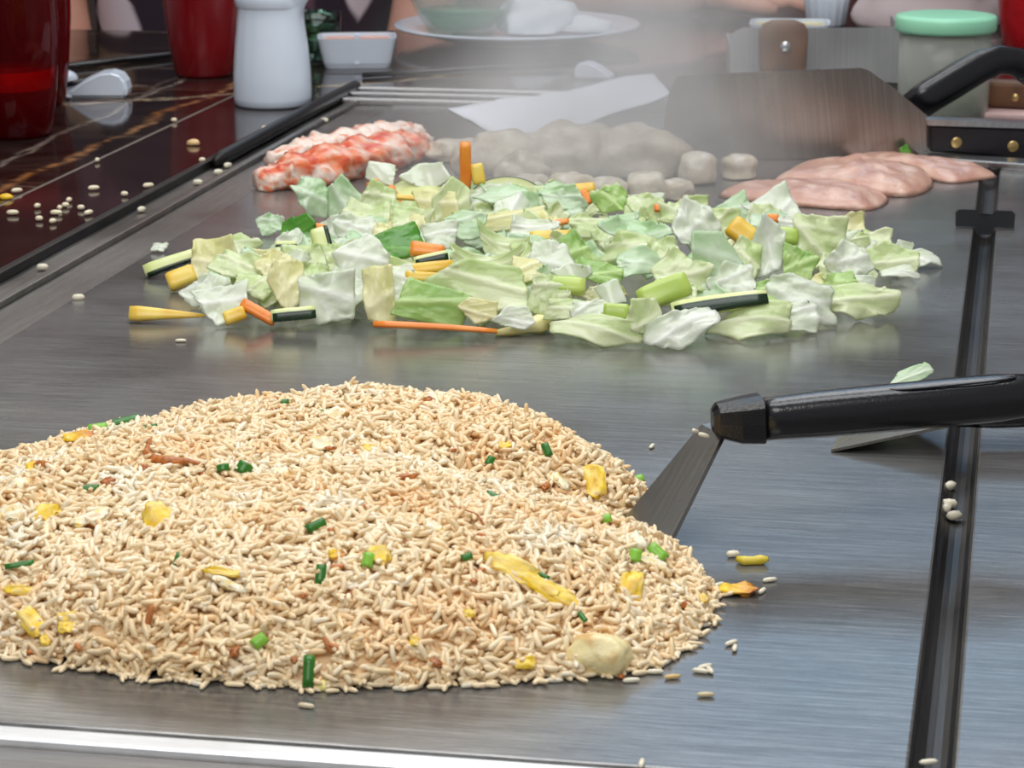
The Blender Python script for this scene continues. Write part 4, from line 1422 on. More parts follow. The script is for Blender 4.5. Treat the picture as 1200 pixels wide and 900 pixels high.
# ------------------------------------------------------------------ front spatula
def spatula():
    tipL, tipR = at(722, 622, .0015), at(777, 655, .0015)
    # neck of the blade, above the plate
    yN = 1.105
    nkL, nkR = at_y(829, 501, yN + .012), at_y(846, 512, yN - .008)
    root = thing('spatula', 'black-handled steel spatula pushed into the rice heap', 'spatula', (tipL + tipR) / 2)
    off = Matrix.Translation(-Vector(root.location))

    def part(name, me, mat, parent=root):
        o = obj(name, me, mat)
        if parent is root:
            me.transform(off)
        o.parent = parent
        return o
    # keep the neck in the plane of the blade
    pn = (tipR - tipL).cross((nkL + nkR) / 2 - tipL).normalized()

    def onto(px, py):
        d = ray(px, py)
        return CAM + d * ((tipL - CAM).dot(pn) / d.dot(pn))
    nkL, nkR = onto(823, 499), onto(848, 512)
    # blade
    nrm = (tipR - tipL).cross(nkL - tipL).normalized()
    th = .0011
    secs = []
    for s in (0, .25, .5, .75, 1.0):
        l, r_ = tipL.lerp(nkL, s), tipR.lerp(nkR, s)
        bow = nrm * (0.0 * s)
        l, r_ = l + bow, r_ + bow
        secs.append([l + nrm * th, l.lerp(r_, .5) + nrm * th, r_ + nrm * th, r_ - nrm * th, l.lerp(r_, .5) - nrm * th, l - nrm * th])
    # bend into the tang, running back into the handle
    hdir = (at_y(1200, 467, 1.118) - at_y(860, 498, 1.103)).normalized()
    l, r_ = nkL + hdir * .010, nkR + hdir * .010
    up = hdir.cross(Vector((0, 1, 0))).normalized()
    up = up if up.z > 0 else -up
    secs.append([l + up * th, l.lerp(r_, .5) + up * th, r_ + up * th, r_ - up * th, l.lerp(r_, .5) - up * th, l - up * th])
    blade = part('blade', sweep(secs, smooth=False), M_BLADE2)
    # collar and handle
    c0 = at_y(836, 493, 1.103)
    side = hdir.cross(up).normalized()
    k = pxm(c0)
    cs = []
    for d, hw, hh in ((-.0005, 13, 13), (.002, 20, 20), (.012, 26, 26), (.0225, 28.5, 28.5), (.023, 26.5, 26.5)):
        cs.append(ring(c0 + hdir * d - up * .001 * (d > .01), side, up, hw * k * .92, hh * k * .98, 16, 5.0))
    part('collar', sweep(cs, smooth=False), M_BLACK)
    hs = []
    for d, hw, hh in ((.0225, 25, 25), (.03, 25.5, 25.5), (.05, 27, 27.5), (.08, 28, 28), (.11, 28, 28.5), (.135, 27, 28), (.15, 24, 25), (.158, 15, 16), (.161, 4, 4)):
        hs.append(ring(c0 + hdir * d - up * .0015, side, up, hw * k * .92, hh * k, 24, 2.5))
    hd = part('handle', sweep(hs), M_BLACK)
    # long thumb recess with a raised rim
    a, b = c0 + hdir * .082 + up * .0073, c0 + hdir * .143 + up * .0077
    oa = a + (-side if side.y > 0 else side) * .003
    ob = b + (-side if side.y > 0 else side) * .003
    rim = []
    for q in range(28):
        t = 2 * math.pi * q / 28
        e = math.copysign(abs(math.cos(t)) ** .5, math.cos(t))
        rim.append(oa.lerp(ob, .5 + .5 * e) + up * .0012 * 1 + side * (.0042 * math.sin(t)) * 1)
    rim.append(rim[0])
    o = part('slot_rim', tube(rim, .0006, 6), M_BLACK)
    return root


spatula()

# second spatula lying flat behind the first one's handle
def spatula_flat():
    t0, t1 = at(974, 529, .0006), at(1006, 470, .0006)
    root = thing('spatula', 'second spatula lying flat under the raised spatula handle', 'spatula', t0)
    off = Matrix.Translation(-t0)
    n0, n1 = at(1112, 500, .016), at(1118, 466, .018)
    th = Vector((0, 0, .0010))
    secs = []
    for s in (0, .33, .66, 1):
        a, b = t0.lerp(n0, s), t1.lerp(n1, s)
        secs.append([a + th, a.lerp(b, .5) + th * 1.1, b + th, b - th * .5, a.lerp(b, .5) - th * .5, a - th * .5])
    me = sweep(secs, smooth=False); me.transform(off)
    bl = obj('blade', me, M_BLADE2); bl.parent = root
    c = (n0 + n1) / 2
    d = Vector((1, .06, .02)).normalized()
    side = Vector((0, 0, 1)).cross(d).normalized(); up = d.cross(side)
    hs = [ring(c + d * s, side, up, a, b, 20, 3) for s, a, b in ((-.002, .006, .004), (.002, .010, .007), (.02, .011, .0085), (.08, .0115, .009), (.13, .011, .009), (.14, .006, .005))]
    me = sweep(hs); me.transform(off)
    o = obj('handle', me, M_BLACK); o.parent = root


spatula_flat()

# ------------------------------------------------------------------ black T bracket in the groove
def bracket():
    p = G(0.6325, 1.0, 0)
    prof = [(-.021, .0009), (-.0068, .0009), (-.0058, -.0042), (.0058, -.0042), (.0068, .0009), (.021, .0009), (.0215, .011), (.019, .0135), (.007, .0135),
            (.005, .0105), (0, .009), (-.005, .0105), (-.007, .0135), (-.019, .0135), (-.0215, .011)]
    bm = bmesh.new()
    fr = [bm.verts.new((x, -.002, z)) for x, z in prof]
    bk = [bm.verts.new((x, .002, z)) for x, z in prof]
    bm.faces.new(fr); bm.faces.new(bk[::-1])
    for i in range(len(prof)):
        j = (i + 1) % len(prof)
        bm.faces.new((fr[i], bk[i], bk[j], fr[j]))
    bmesh.ops.triangulate(bm, faces=[f for f in bm.faces if len(f.verts) > 4])
    o = obj('groove_stop', bm_mesh(bm), pm('matt_black_metal', srgb(16, 18, 22), .55), loc=p, rot=(R(-6), 0, R(-10.4)))
    tag(o, 'small black metal stop straddling the groove beside the chicken', 'bracket')


bracket()

# ------------------------------------------------------------------ big turner standing on edge behind the food
def plate_part(pts3, normal, th):
    """extruded polygon in 3-D"""
    bm = bmesh.new()
    n = Vector(normal).normalized() * th * .5
    a = [bm.verts.new(Vector(p) + n) for p in pts3]
    b = [bm.verts.new(Vector(p) - n) for p in pts3]
    bm.faces.new(a); bm.faces.new(b[::-1])
    for i in range(len(pts3)):
        j = (i + 1) % len(pts3)
        bm.faces.new((a[i], b[i], b[j], a[j]))
    return bm_mesh(bm)


def turner():
    Y0 = 2.075
    lean = -0.05
    def W(px, py):
        # point on the leaning blade plane  y = Y0 + lean*z
        d = ray(px, py)
        t = (Y0 + lean * CAM_H) / (d.y - lean * d.z)
        return CAM + d * t
    b0, b1 = W(782, 200), W(1082, 196)
    root = thing('turner', 'wide steel turner standing on edge with black riveted handle', 'turner', Vector((b0.x, b0.y, 0)))
    off = Matrix.Translation(-Vector(root.location))
    pts = [W(777, 189), W(777, 160), W(780, 130), W(785, 108), W(794, 93), W(840, 90), W(930, 86), W(1008, 83), W(1018, 86), W(1045, 105), W(1086, 139), W(1088, 176), W(1080, 184), W(1060, 189)]
    lo = min(p.z for p in pts)
    pts = [p - Vector((0, 0, min(0, lo) - .0005)) for p in pts] if lo < .0005 else pts
    nrm = Vector((0, 1, -lean))
    me = plate_part(pts, nrm, .002); me.transform(off)
    o = obj('blade', me, M_BLADE); o.parent = root
    # handle: two black scales on a steel tang
    hp = [W(1086, 143), W(1310, 152), W(1318, 170), W(1310, 196), W(1086, 176)]
    me = plate_part(hp, nrm, .016)
    bm = bmesh.new(); bm.from_mesh(me)
    bmesh.ops.bevel(bm, geom=bm.edges[:], offset=.003, segments=2, affect='EDGES')
    me = bm_mesh(bm); me.transform(off)
    h = obj('handle_scale', me, M_BLACK2); h.parent = root
    me = plate_part([W(1084, 138), W(1312, 147), W(1312, 152), W(1086, 145)], nrm, .0145); me.transform(off)
    t = obj('tang', me, M_RAIL); t.parent = root
    for px, py in ((1119, 165), (1185, 169), (1250, 173)):
        c = W(px, py) - nrm.normalized() * .0083
        secs = [ring(c + nrm.normalized() * d, Vector((1, 0, 0)), Vector((0, lean, 1)).normalized(), r_, r_, 18) for d, r_ in ((.002, .0048), (-.0004, .0048), (-.0009, .0036))]
        me = sweep(secs); me.transform(off)
        rv = obj('rivet', me, M_BRASS); rv.parent = h
    return root


turner()
# bar added to stand for the silver reflection under the handle
tag(obj('reflection_bar', prism([at(1075, 186), at(1290, 199), at(1292, 207), at(1077, 192)], .0, .006, .001), M_RAIL), 'added bar standing for the silver reflection under the riveted turner handle', 'bar')
# green garnish and scraps stuck by the heel of the blade
p = at_y(1062, 178, 2.06)
me = leaf_mesh(.010, .014, 91, 'vivid', .4, .2)
tag(obj('parsley_scrap', me, M_LEAF, loc=p, rot=face_rot(20, 10)), 'dark green herb scrap stuck to the heel of the turner blade', 'herb')


# ------------------------------------------------------------------ counter things
SL = SLT + 0.0003


def tumbler(px, py, r_base, r_mid, r_top, h, mat, lab, liquid=None, wall=.003):
    p = at(px, py, SL)
    prof = [(0, 0), (r_base * .9, 0), (r_base, .004), (r_base + (r_mid - r_base) * .55, h * .22), (r_mid, h * .5), (r_top * 1.01, h * .85), (r_top, h), (r_top - wall, h), (r_mid - wall, h * .5),
            (r_base + (r_mid - r_base) * .5 - wall, h * .22), (r_base - wall, .009), (0, .009)]
    root = thing('tumbler', lab, 'cup', p)
    obj('cup_body', lathe(prof, 56), mat, root)
    if liquid:
        lp = [(0, .0095), (r_base - wall - .0005, .0095), (r_base + (r_mid - r_base) * .5 - wall - .0005, h * .22), (r_mid - wall - .001, liquid), (0, liquid)]
        obj('drink', lathe(lp, 56), pm('red_drink', srgb(226, 22, 34), .1, 0, .6, .03), root)
    return root


tumbler(18, 158, .033, .043, .042, .17, M_REDGLASS, 'translucent red tumbler with a drink near the golden vein of the marble', .06)
tumbler(38, 122, .032, .041, .042, .17, M_REDGLASS, 'translucent red tumbler half hidden behind another one')
tumbler(240, 88, .031, .0405, .042, .16, M_RED, 'opaque dark red tumbler left of the white shaker')
tumbler(1215, 55, .038, .048, .05, .16, pm('bright_red_plastic', srgb(170, 16, 26), .3), 'bright red tumbler behind the mint-lidded jar')


def shaker():
    p = at(320, 122, SL)
    root = thing('sauce_shaker', 'white porcelain sauce pourer with a pinched spout', 'pourer', p)
    prof = [(0, 0), (.0345, 0), (.0368, .002), (.0374, .008), (.0372, .030), (.0352, .055), (.0325, .078), (.0312, .090), (.0318, .097), (.0338, .104), (.0338, .106), (.0315, .107), (.029, .104), (.028, .09), (0, .088)]
    me = lathe(prof, 64)
    for v in me.vertices:  # pinch the rim out into a spout on the right
        if v.co.z > .086:
            a = math.atan2(v.co.y, v.co.x) - R(-20)
            f = max(0, math.cos(a)) ** 14 * (v.co.z - .086) / .02
            rr_ = math.hypot(v.co.x, v.co.y)
            if rr_ > .02:
                v.co.x += math.cos(R(-20)) * .009 * f
                v.co.y += math.sin(R(-20)) * .009 * f
    obj('pourer_body', me, M_WHITE, root)
    # shoulder plane under the spout: raised lip band
    band = lathe([(.0326, .0945), (.0338, .098), (.0344, .1035), (.0336, .1065), (.031, .1072)], 64)
    b = obj('rim', band, M_WHITE, root)
    return root


shaker()


def rest(px, py, turn, s, lab):
    """bridge shaped porcelain chopstick rest"""
    prof = [(-.021, 0), (.021, 0), (.0225, .006), (.0215, .012), (.018, .0172), (.011, .0195), (.003, .0188), (-.007, .0145), (-.016, .0085), (-.021, .005)]
    bm = bmesh.new()
    bm_prism(bm, prof, -.009, .009)
    bmesh.ops.recalc_face_normals(bm, faces=bm.faces)
    bmesh.ops.bevel(bm, geom=[e_ for e_ in bm.edges if len(e_.link_faces) == 2 and e_.calc_face_angle() > 1.0], offset=.0022, segments=3, affect='EDGES')
    me = bm_mesh(bm, False)
    me.transform(Matrix.Scale(s, 4) @ Matrix.Rotation(R(90), 4, 'X'))
    o = obj('chopstick_rest', me, M_WHITE, loc=at(px, py, SL), rot=(0, 0, R(turn)))
    return tag(o, lab, 'chopstick rest')


rest(117, 113, -4, 1.35, 'white porcelain chopstick rest beside the translucent red tumbler')
rest(697, 92, 160, .9, 'white porcelain chopstick rest behind the paper sheet')
p = at(78, 98, SL)
tag(obj('chopstick_rest', blob(.012, .010, .010, 3, .05, 1, 3), M_WHITE, loc=p), 'white porcelain rest mostly hidden behind the red tumbler', 'chopstick rest')


def stick(pts, lab, r0=.0028):
    P = [at(x, y, SL + z) for x, y, z in pts]
    tag(obj('chopstick', tube(P, [r0, r0 * .95, r0 * .8][:len(P)] if len(P) == 3 else [r0, r0 * .75], 10), M_BLACK), lab, 'chopstick')


stick([(20, 84, .0035), (200, 64, .0035), (330, 52, .003)], 'black chopstick lying behind the white rest and dark red tumbler', .0036)
stick([(60, 103, .004), (102, 94, .012)], 'short visible black chopstick propped on the white rest', .0032)
stick([(425, 88, .003), (560, 80, .003), (750, 72, .006)], 'black chopstick lying in front of the big white plate')


def dish(px, py, w, d, h, turn, sauce, lab):
    p = at(px, py, SL)
    root = thing('sauce_dish', lab, 'dish', p, R(turn))
    bm = bmesh.new()
    lv = []
    for z, k in ((0, .74), (.006, .82), (h, 1.0), (h, .90), (h * .55, .84), (.006, .68)):
        ex = (w * .5 - (1 - k) * min(w, d) * .5, d * .5 - (1 - k) * min(w, d) * .5)
        lv.append([bm.verts.new(v) for v in ring(Vector((0, 0, z)), Vector((1, 0, 0)), Vector((0, 1, 0)), ex[0], ex[1], 36, 7)])
    for a, b in zip(lv, lv[1:]):
        for i in range(36):
            j = (i + 1) % 36
            bm.faces.new((a[i], a[j], b[j], b[i]))
    bm.faces.new(lv[0][::-1]); bm.faces.new(lv[-1])
    obj('dish_body', bm_mesh(bm, False), M_WHITE, root)
    # partition makes two wells
    part_ = prism([(-.0025, -d * .42), (.0025, -d * .42), (.0025, d * .42), (-.0025, d * .42)], .005, h * .96)
    obj('divider', part_, M_WHITE, root, rot=(0, 0, R(90)) if False else None)
    for sx, mat in ((-1, sauce[0]), (1, sauce[1])):
        s = prism([v for v in ring(Vector((sx * w * .215, 0, 0)), Vector((1, 0, 0)), Vector((0, 1, 0)), w * .195, d * .39, 20, 6)], .006, h * .9)
        obj('sauce', s, mat, root)
    return root


dish(419, 77, .084, .062, .032, 3, (M_SAUCE_P, M_SAUCE_P), 'white square sauce dish with pinkish sauce beside the white pourer')


def dinner_plate():
    p = at(606, 47, SL)
    root = thing('dinner_plate', 'wide white dinner plate holding a glass bowl', 'plate', p)
    r_ = .142
    prof = [(0, 0), (.07, 0), (.075, .003), (.10, .007), (r_ - .003, .0165), (r_, .0185), (r_ - .002, .0198), (.10, .0105), (.075, .0065), (0, .006)]
    obj('plate_body', lathe(prof, 72), M_WHITE, root)
    return p


pp = dinner_plate()
b = thing('glass_bowl', 'clear glass bowl with greenish base standing on the dinner plate', 'bowl', pp + Vector((-.062, .0, .0066)))
obj('bowl_body', lathe([(0, 0), (.034, 0), (.038, .004), (.052, .022), (.060, .04), (.063, .085), (.0605, .085), (.0575, .042), (.048, .024), (.034, .009), (0, .008)], 56), M_CLEAR, b)
obj('green_liquid', lathe([(0, .0086), (.0335, .0092), (.0474, .0245), (.0505, .029), (0, .029)], 48), mat_thin('green_jelly', srgb(170, 215, 190), srgb(120, 190, 150), .35), b)


def napkin():
    me = blob(.045, .035, .035, 8, .35, 1.6, 4, .3, .06, 5)
    tag(obj('napkin', me, pm('white_napkin', srgb(228, 232, 234), .8, noise_amt=.03), loc=pp + Vector((.022, .01, .0075)), rot=(0, 0, R(20))), 'crumpled white napkin on the dinner plate', 'napkin')
    me = blob(.032, .026, .012, 12, .3, 1.6, 3, .3, .05, 5)
    tag(obj('napkin', me, pm('white_napkin_small', srgb(226, 230, 230), .8, noise_amt=.03), loc=pp + Vector((.078, .008, .0095)), rot=(0, 0, R(-10))), 'small folded white paper on the rim side of the dinner plate', 'napkin')


napkin()
# drinking glass with green tint between shaker and dish
g = thing('small_glass', 'small green-tinted glass half hidden behind the white pourer', 'glass', at(372, 68, SL))
obj('glass_body', lathe([(0, 0), (.022, 0), (.024, .004), (.026, .03), (.0275, .05), (.0255, .05), (.024, .03), (.021, .008), (0, .007)], 40), M_GREENGLASS, g)


# steel utensil caddy, wooden handle leaning on it, dish inside, jar
def caddy():
    p = at(955, 109, SL)
    w, d, h = .168, .11, .064
    root = thing('steel_caddy', 'open stainless steel box behind the big turner', 'box', p, R(-3))
    t = .0018
    fr = [(-w / 2 + .012, h), (-w / 2 + .004, h - .004), (-w / 2, h - .014), (-w / 2, 0), (w / 2, 0), (w / 2, h)]
    bm = bmesh.new()
    a = [bm.verts.new((x, 0, z)) for x, z in fr]; bb = [bm.verts.new((x, t, z)) for x, z in fr]
    bm.faces.new(a); bm.faces.new(bb[::-1])
    for i in range(len(fr)):
        j = (i + 1) % len(fr)
        bm.faces.new((a[i], bb[i], bb[j], a[j]))
    obj('front_panel', bm_mesh(bm), M_TRAY, root)
    obj('side_panel', prism([(-w / 2, t), (-w / 2 + t, t), (-w / 2 + t, d), (-w / 2, d)], 0, h * .7), M_TRAY, root)
    obj('side_panel', prism([(w / 2 - t, t), (w / 2, t), (w / 2, d), (w / 2 - t, d)], 0, h), M_TRAY, root)
    obj('rear_panel', prism([(-w / 2, d), (w / 2, d), (w / 2, d + t), (-w / 2, d + t)], 0, h * .7), M_TRAY, root)
    obj('bottom_panel', prism([(-w / 2 + t, t), (w / 2 - t, t), (w / 2 - t, d), (-w / 2 + t, d)], 0, t), M_TRAY, root)
    return p


cp = caddy()
# brown wooden handle standing against the caddy
wh = thing('wooden_spatula', 'brown wooden utensil handle leaning upright against the steel box', 'spatula', at(917, 114, .0074))
hs = []
for z, rx, ry in ((.002, .019, .007), (.03, .0225, .008), (.055, .0238, .008), (.064, .0235, .008), (.070, .020, .0075), (.0735, .012, .006)):
    hs.append(ring(Vector((0, z * .08, z)), Vector((1, 0, 0)), Vector((0, 1, 0)), rx, ry, 24, 3.0))
ho = obj('handle', sweep(hs), M_WOOD, wh)
obj('rivet', sweep([ring(Vector((.001, -.0058, .05)), Vector((1, 0, 0)), Vector((0, 0, 1)), .0052, .0052, 18), ring(Vector((.001, -.0084, .05)), Vector((1, 0, 0)), Vector((0, 0, 1)), .0048, .0048, 18)]), M_TRAY, ho)
# sauce dish standing on the counter behind the caddy
dish(925, 55, .09, .07, .028, -8, (M_SAUCE_Y, M_SAUCE_Y), 'white dish with yellow sauce behind the steel box')


def jar():
    p = at(1104, 136, .0074)
    root = thing('seasoning_jar', 'clear jar with mint green lid and pale seasoning inside', 'jar', p)
    r_ = .0415
    obj('jar_body', lathe([(0, 0), (r_ - .003, 0), (r_, .003), (r_, .078), (r_ - .002, .078), (r_ - .002, .006), (0, .005)], 56), mat_thin('frosted_jar', (.93, .95, .93), srgb(206, 208, 200), .26, .2), root)
    me = lathe([(0, .0056), (r_ - .0026, .0062), (r_ - .0026, .026), (r_ * .5, .028), (0, .029)], 48)
    for v in me.vertices:
        if v.co.z > .02:
            v.co.z += v.co.x * .22
    obj('seasoning', me, M_SALT, root)
    obj('lid', lathe([(0, .0785), (r_ + .0035, .0785), (r_ + .0045, .081), (r_ + .0045, .090), (r_ + .003, .0925), (r_ * .85, .0935), (0, .0935)], 64), M_MINT, root)


jar()


# black curved handle rising behind the blade
def curved():
    pts = [(1068, 128, 2.13), (1090, 112, 2.135), (1120, 94, 2.14), (1150, 77, 2.145), (1172, 70, 2.15), (1190, 72, 2.155), (1206, 82, 2.16), (1222, 96, 2.165)]
    P = [at_y(x, y, yy) for x, y, yy in pts]
    m = pxm(P[0])
    root = thing('bent_turner', 'turner with bent black handle standing behind the wide steel blade', 'turner', (P[0].x - .03, 2.12, 0))
    off = Matrix.Translation(-Vector(root.location))
    secs = []
    for i, p in enumerate(P):
        d = (P[min(i + 1, len(P) - 1)] - P[max(i - 1, 0)]).normalized()
        side = Vector((0, 1, 0))
        up = d.cross(side).normalized()
        r_ = (19, 20, 20, 19, 17, 17, 18, 15)[i] * m
        secs.append(ring(p, side, up, r_ * .65, r_, 18, 2.6))
    me = sweep(secs); me.transform(off)
    o = obj('handle', me, M_BLACK); o.parent = root
    e = P[0]
    bl = plate_part([(e.x + .012, 2.131, e.z - .012), (e.x + .004, 2.131, e.z + .014), (e.x - .03, 2.131, e.z + .004), (e.x - .15, 2.131, .03), (e.x - .15, 2.131, .0005), (e.x + .0, 2.131, .0005)], (0, 1, 0), .0016)
    bl.transform(off)
    o = obj('blade', bl, M_BLADE); o.parent = root


curved()
# wooden knife handle at the right edge on a pale board
kb = thing('knife', 'knife with brown wooden handle and brass rivets behind the riveted turner handle', 'knife', at(1160, 133, .0134))
K0 = Vector(kb.location)
A_, B_ = at(1150, 116, .0205) - K0, at(1290, 122, .0205) - K0
dd_ = (B_ - A_).normalized()
sd = Vector((0, 0, 1)).cross(dd_).normalized()
hs = [ring(A_ + dd_ * s + Vector((0, 0, .006)), sd, Vector((0, 0, 1)), a_, c_, 20, 5) for s, a_, c_ in ((0, .008, .010), (.003, .010, .0125), (.05, .010, .013), (.11, .010, .0125), (.114, .007, .009))]
ko = obj('handle', sweep(hs, smooth=False), M_WOOD, kb)
for s in (.032, .075):
    c = A_ + dd_ * s + Vector((0, 0, .004)) - sd * .0098
    obj('rivet', sweep([ring(c, dd_, Vector((0, 0, 1)), .004, .004, 14), ring(c - sd * .0012, dd_, Vector((0, 0, 1)), .0034, .0034, 14)]), M_BRASS, ko)
kbl = plate_part([A_ + Vector((0, 0, .004)), A_ + Vector((0, 0, .011)), A_ - dd_ * .1 + Vector((0, 0, .012)), A_ - dd_ * .12 - Vector((0, 0, .008))], sd, .0015)
obj('blade', kbl, M_BLADE, kb)
tag(obj('pale_tray', prism([at(1148, 140, .0074), at(1300, 146, .0074), at(1300, 128, .0074), at(1150, 126, .0074)], .0074, .0134, .002), pm('pale_pink_tray', srgb(214, 180, 176), .4)), 'pale pink tray edge under the wooden knife handle', 'tray')

# pale cloth bag and white cup at the back right
me = blob(.085, .04, .065, 21, .28, 1.4, 4, .5, .05, 4)
tag(obj('cloth_bundle', me, pm('pale_mauve_cloth', srgb(206, 190, 190), .85, noise_amt=.08, nscale=8), loc=at(1085, 34, SL)), 'pale mauve bundled cloth behind the mint-lidded jar', 'cloth')
cpz = thing('white_cup', 'small white ridged cup behind the yellow sauce dish', 'cup', at(968, 30, SL))
prof = [(0, 0), (.02, 0), (.023, .003), (.027, .03), (.0285, .05), (.0265, .05), (.025, .03), (.021, .006), (0, .005)]
me = lathe(prof, 60)
for v in me.vertices:
    a = math.atan2(v.co.y, v.co.x)
    k = 1 + .03 * math.cos(a * 15)
    v.co.x *= k; v.co.y *= k
obj('cup_body', me, M_WHITE, cpz)


# ------------------------------------------------------------------ people across the counter
def person(loc, shirt, lab, arms, hair_col, seed):
    """seated diner built from one skinned skeleton; arms: list of joint chains (shoulder..wrist) relative to loc"""
    root = thing('person', lab, 'person', loc)
    joints = [((0, 0, 0), .15), ((0, 0, .12), .145), ((0, 0, .28), .155), ((0, 0, .42), .13), ((0, 0, .50), .06), ((0, -.01, .56), .055), ((0, -.02, .66), .085), ((0, -.02, .74), .07)]
    V = [j[0] for j in joints]; Rr = [j[1] for j in joints]
    E = [(i, i + 1) for i in range(len(V) - 1)]
    for ch in arms:
        prev = 3
        for p, r_ in ch:
            V.append(p); Rr.append(r_); E.append((prev, len(V) - 1)); prev = len(V) - 1
    me = bpy.data.meshes.new('m')
    me.from_pydata(V, E, [])
    o = obj('body', me, M_SKIN, root)
    md = o.modifiers.new('skin', 'SKIN')
    me.skin_vertices[0].data[0].use_root = True
    for i, r_ in enumerate(Rr):
        me.skin_vertices[0].data[i].radius = (r_ * (1.25 if i < 4 else 1), r_ * (.75 if i < 4 else 1))
    o.modifiers.new('smooth', 'SUBSURF').levels = 2
    o.modifiers['smooth'].render_levels = 2
    md.use_smooth_shade = True
    # shirt: slightly larger torso shell with short sleeves
    V2 = [j[0] for j in joints[:5]]; R2 = [r_ * 1.08 + .006 for _, r_ in joints[:5]]
    R2[4] = .068
    E2 = [(i, i + 1) for i in range(4)]
    for ch in arms:
        prev = 3
        for p, r_ in ch[:3]:
            V2.append(p); R2.append(r_ + .014); E2.append((prev, len(V2) - 1)); prev = len(V2) - 1
    me2 = bpy.data.meshes.new('m')
    me2.from_pydata(V2, E2, [])
    s = obj('shirt', me2, shirt, root)
    md = s.modifiers.new('skin', 'SKIN')
    me2.skin_vertices[0].data[0].use_root = True
    for i, r_ in enumerate(R2):
        me2.skin_vertices[0].data[i].radius = (r_ * (1.25 if i < 4 else 1), r_ * (.75 if i < 4 else 1))
    s.modifiers.new('smooth', 'SUBSURF').levels = 2
    s.modifiers['smooth'].render_levels = 2
    md.use_smooth_shade = True
    hm = blob(.10, .11, .12, seed, .08, 1.5, 3, .2)
    obj('hair', hm, pm('dark_hair', hair_col, .6, noise_amt=.3), root, loc=(0, .025, .665))
    return root


def mat_print():
    """shirt print: big pale lavender and yellow shapes outlined in dark purple"""
    m, nt, b = newmat('printed_shirt')
    L = nt.links
    tc = nt.nodes.new('ShaderNodeTexCoord')
    vo = N(nt, 'ShaderNodeTexVoronoi', Scale=8.0); vo.feature = 'DISTANCE_TO_EDGE'
    vc = N(nt, 'ShaderNodeTexVoronoi', Scale=8.0)
    n = N(nt, 'ShaderNodeTexNoise', Scale=5.0, Detail=1.0)
    L.new(tc.outputs['Object'], n.inputs['Vector'])
    va = nt.nodes.new('ShaderNodeVectorMath'); va.operation = 'MULTIPLY_ADD'
    va.inputs[1].default_value = (.25, .25, .25)
    L.new(n.outputs['Color'], va.inputs[0]); L.new(tc.outputs['Object'], va.inputs[2])
    L.new(va.outputs[0], vo.inputs['Vector']); L.new(va.outputs[0], vc.inputs['Vector'])
    sep = nt.nodes.new('ShaderNodeSeparateColor')
    L.new(vc.outputs['Color'], sep.inputs[0])
    fill = ramp(nt, sep.outputs[0], [(0.0, srgb(206, 190, 202)), (.55, srgb(214, 200, 206)), (.6, srgb(206, 186, 110)), (.8, srgb(206, 186, 110)), (.82, srgb(96, 62, 78))])
    edge = ramp(nt, vo.outputs['Distance'], [(0.12, (0, 0, 0)), (.16, (1, 1, 1))])
    mx = nt.nodes.new('ShaderNodeMix'); mx.data_type = 'RGBA'
    mx.inputs['A'].default_value = (*srgb(42, 26, 40), 1)
    L.new(edge, mx.inputs['Factor']); L.new(fill, mx.inputs['B'])
    L.new(mx.outputs['Result'], b.inputs['Base Color'])
    b.inputs['Roughness'].default_value = .85
    return m


pl = at(262, 40, 0)
person((pl.x, 3.20, -.16), mat_print(), 'diner in a shirt with big lavender and yellow print, across the counter',
       [[((.17, 0, .42), .062), ((.22, -.02, .30), .05), ((.24, -.04, .20), .045), ((.20, -.10, .02), .04), ((.1, .02, -.1), .03)],
        [((-.17, 0, .42), .062), ((-.22, -.02, .30), .05), ((-.24, -.04, .20), .045), ((-.20, -.10, .02), .04), ((-.1, .02, -.1), .03)]], srgb(30, 22, 18), 2)


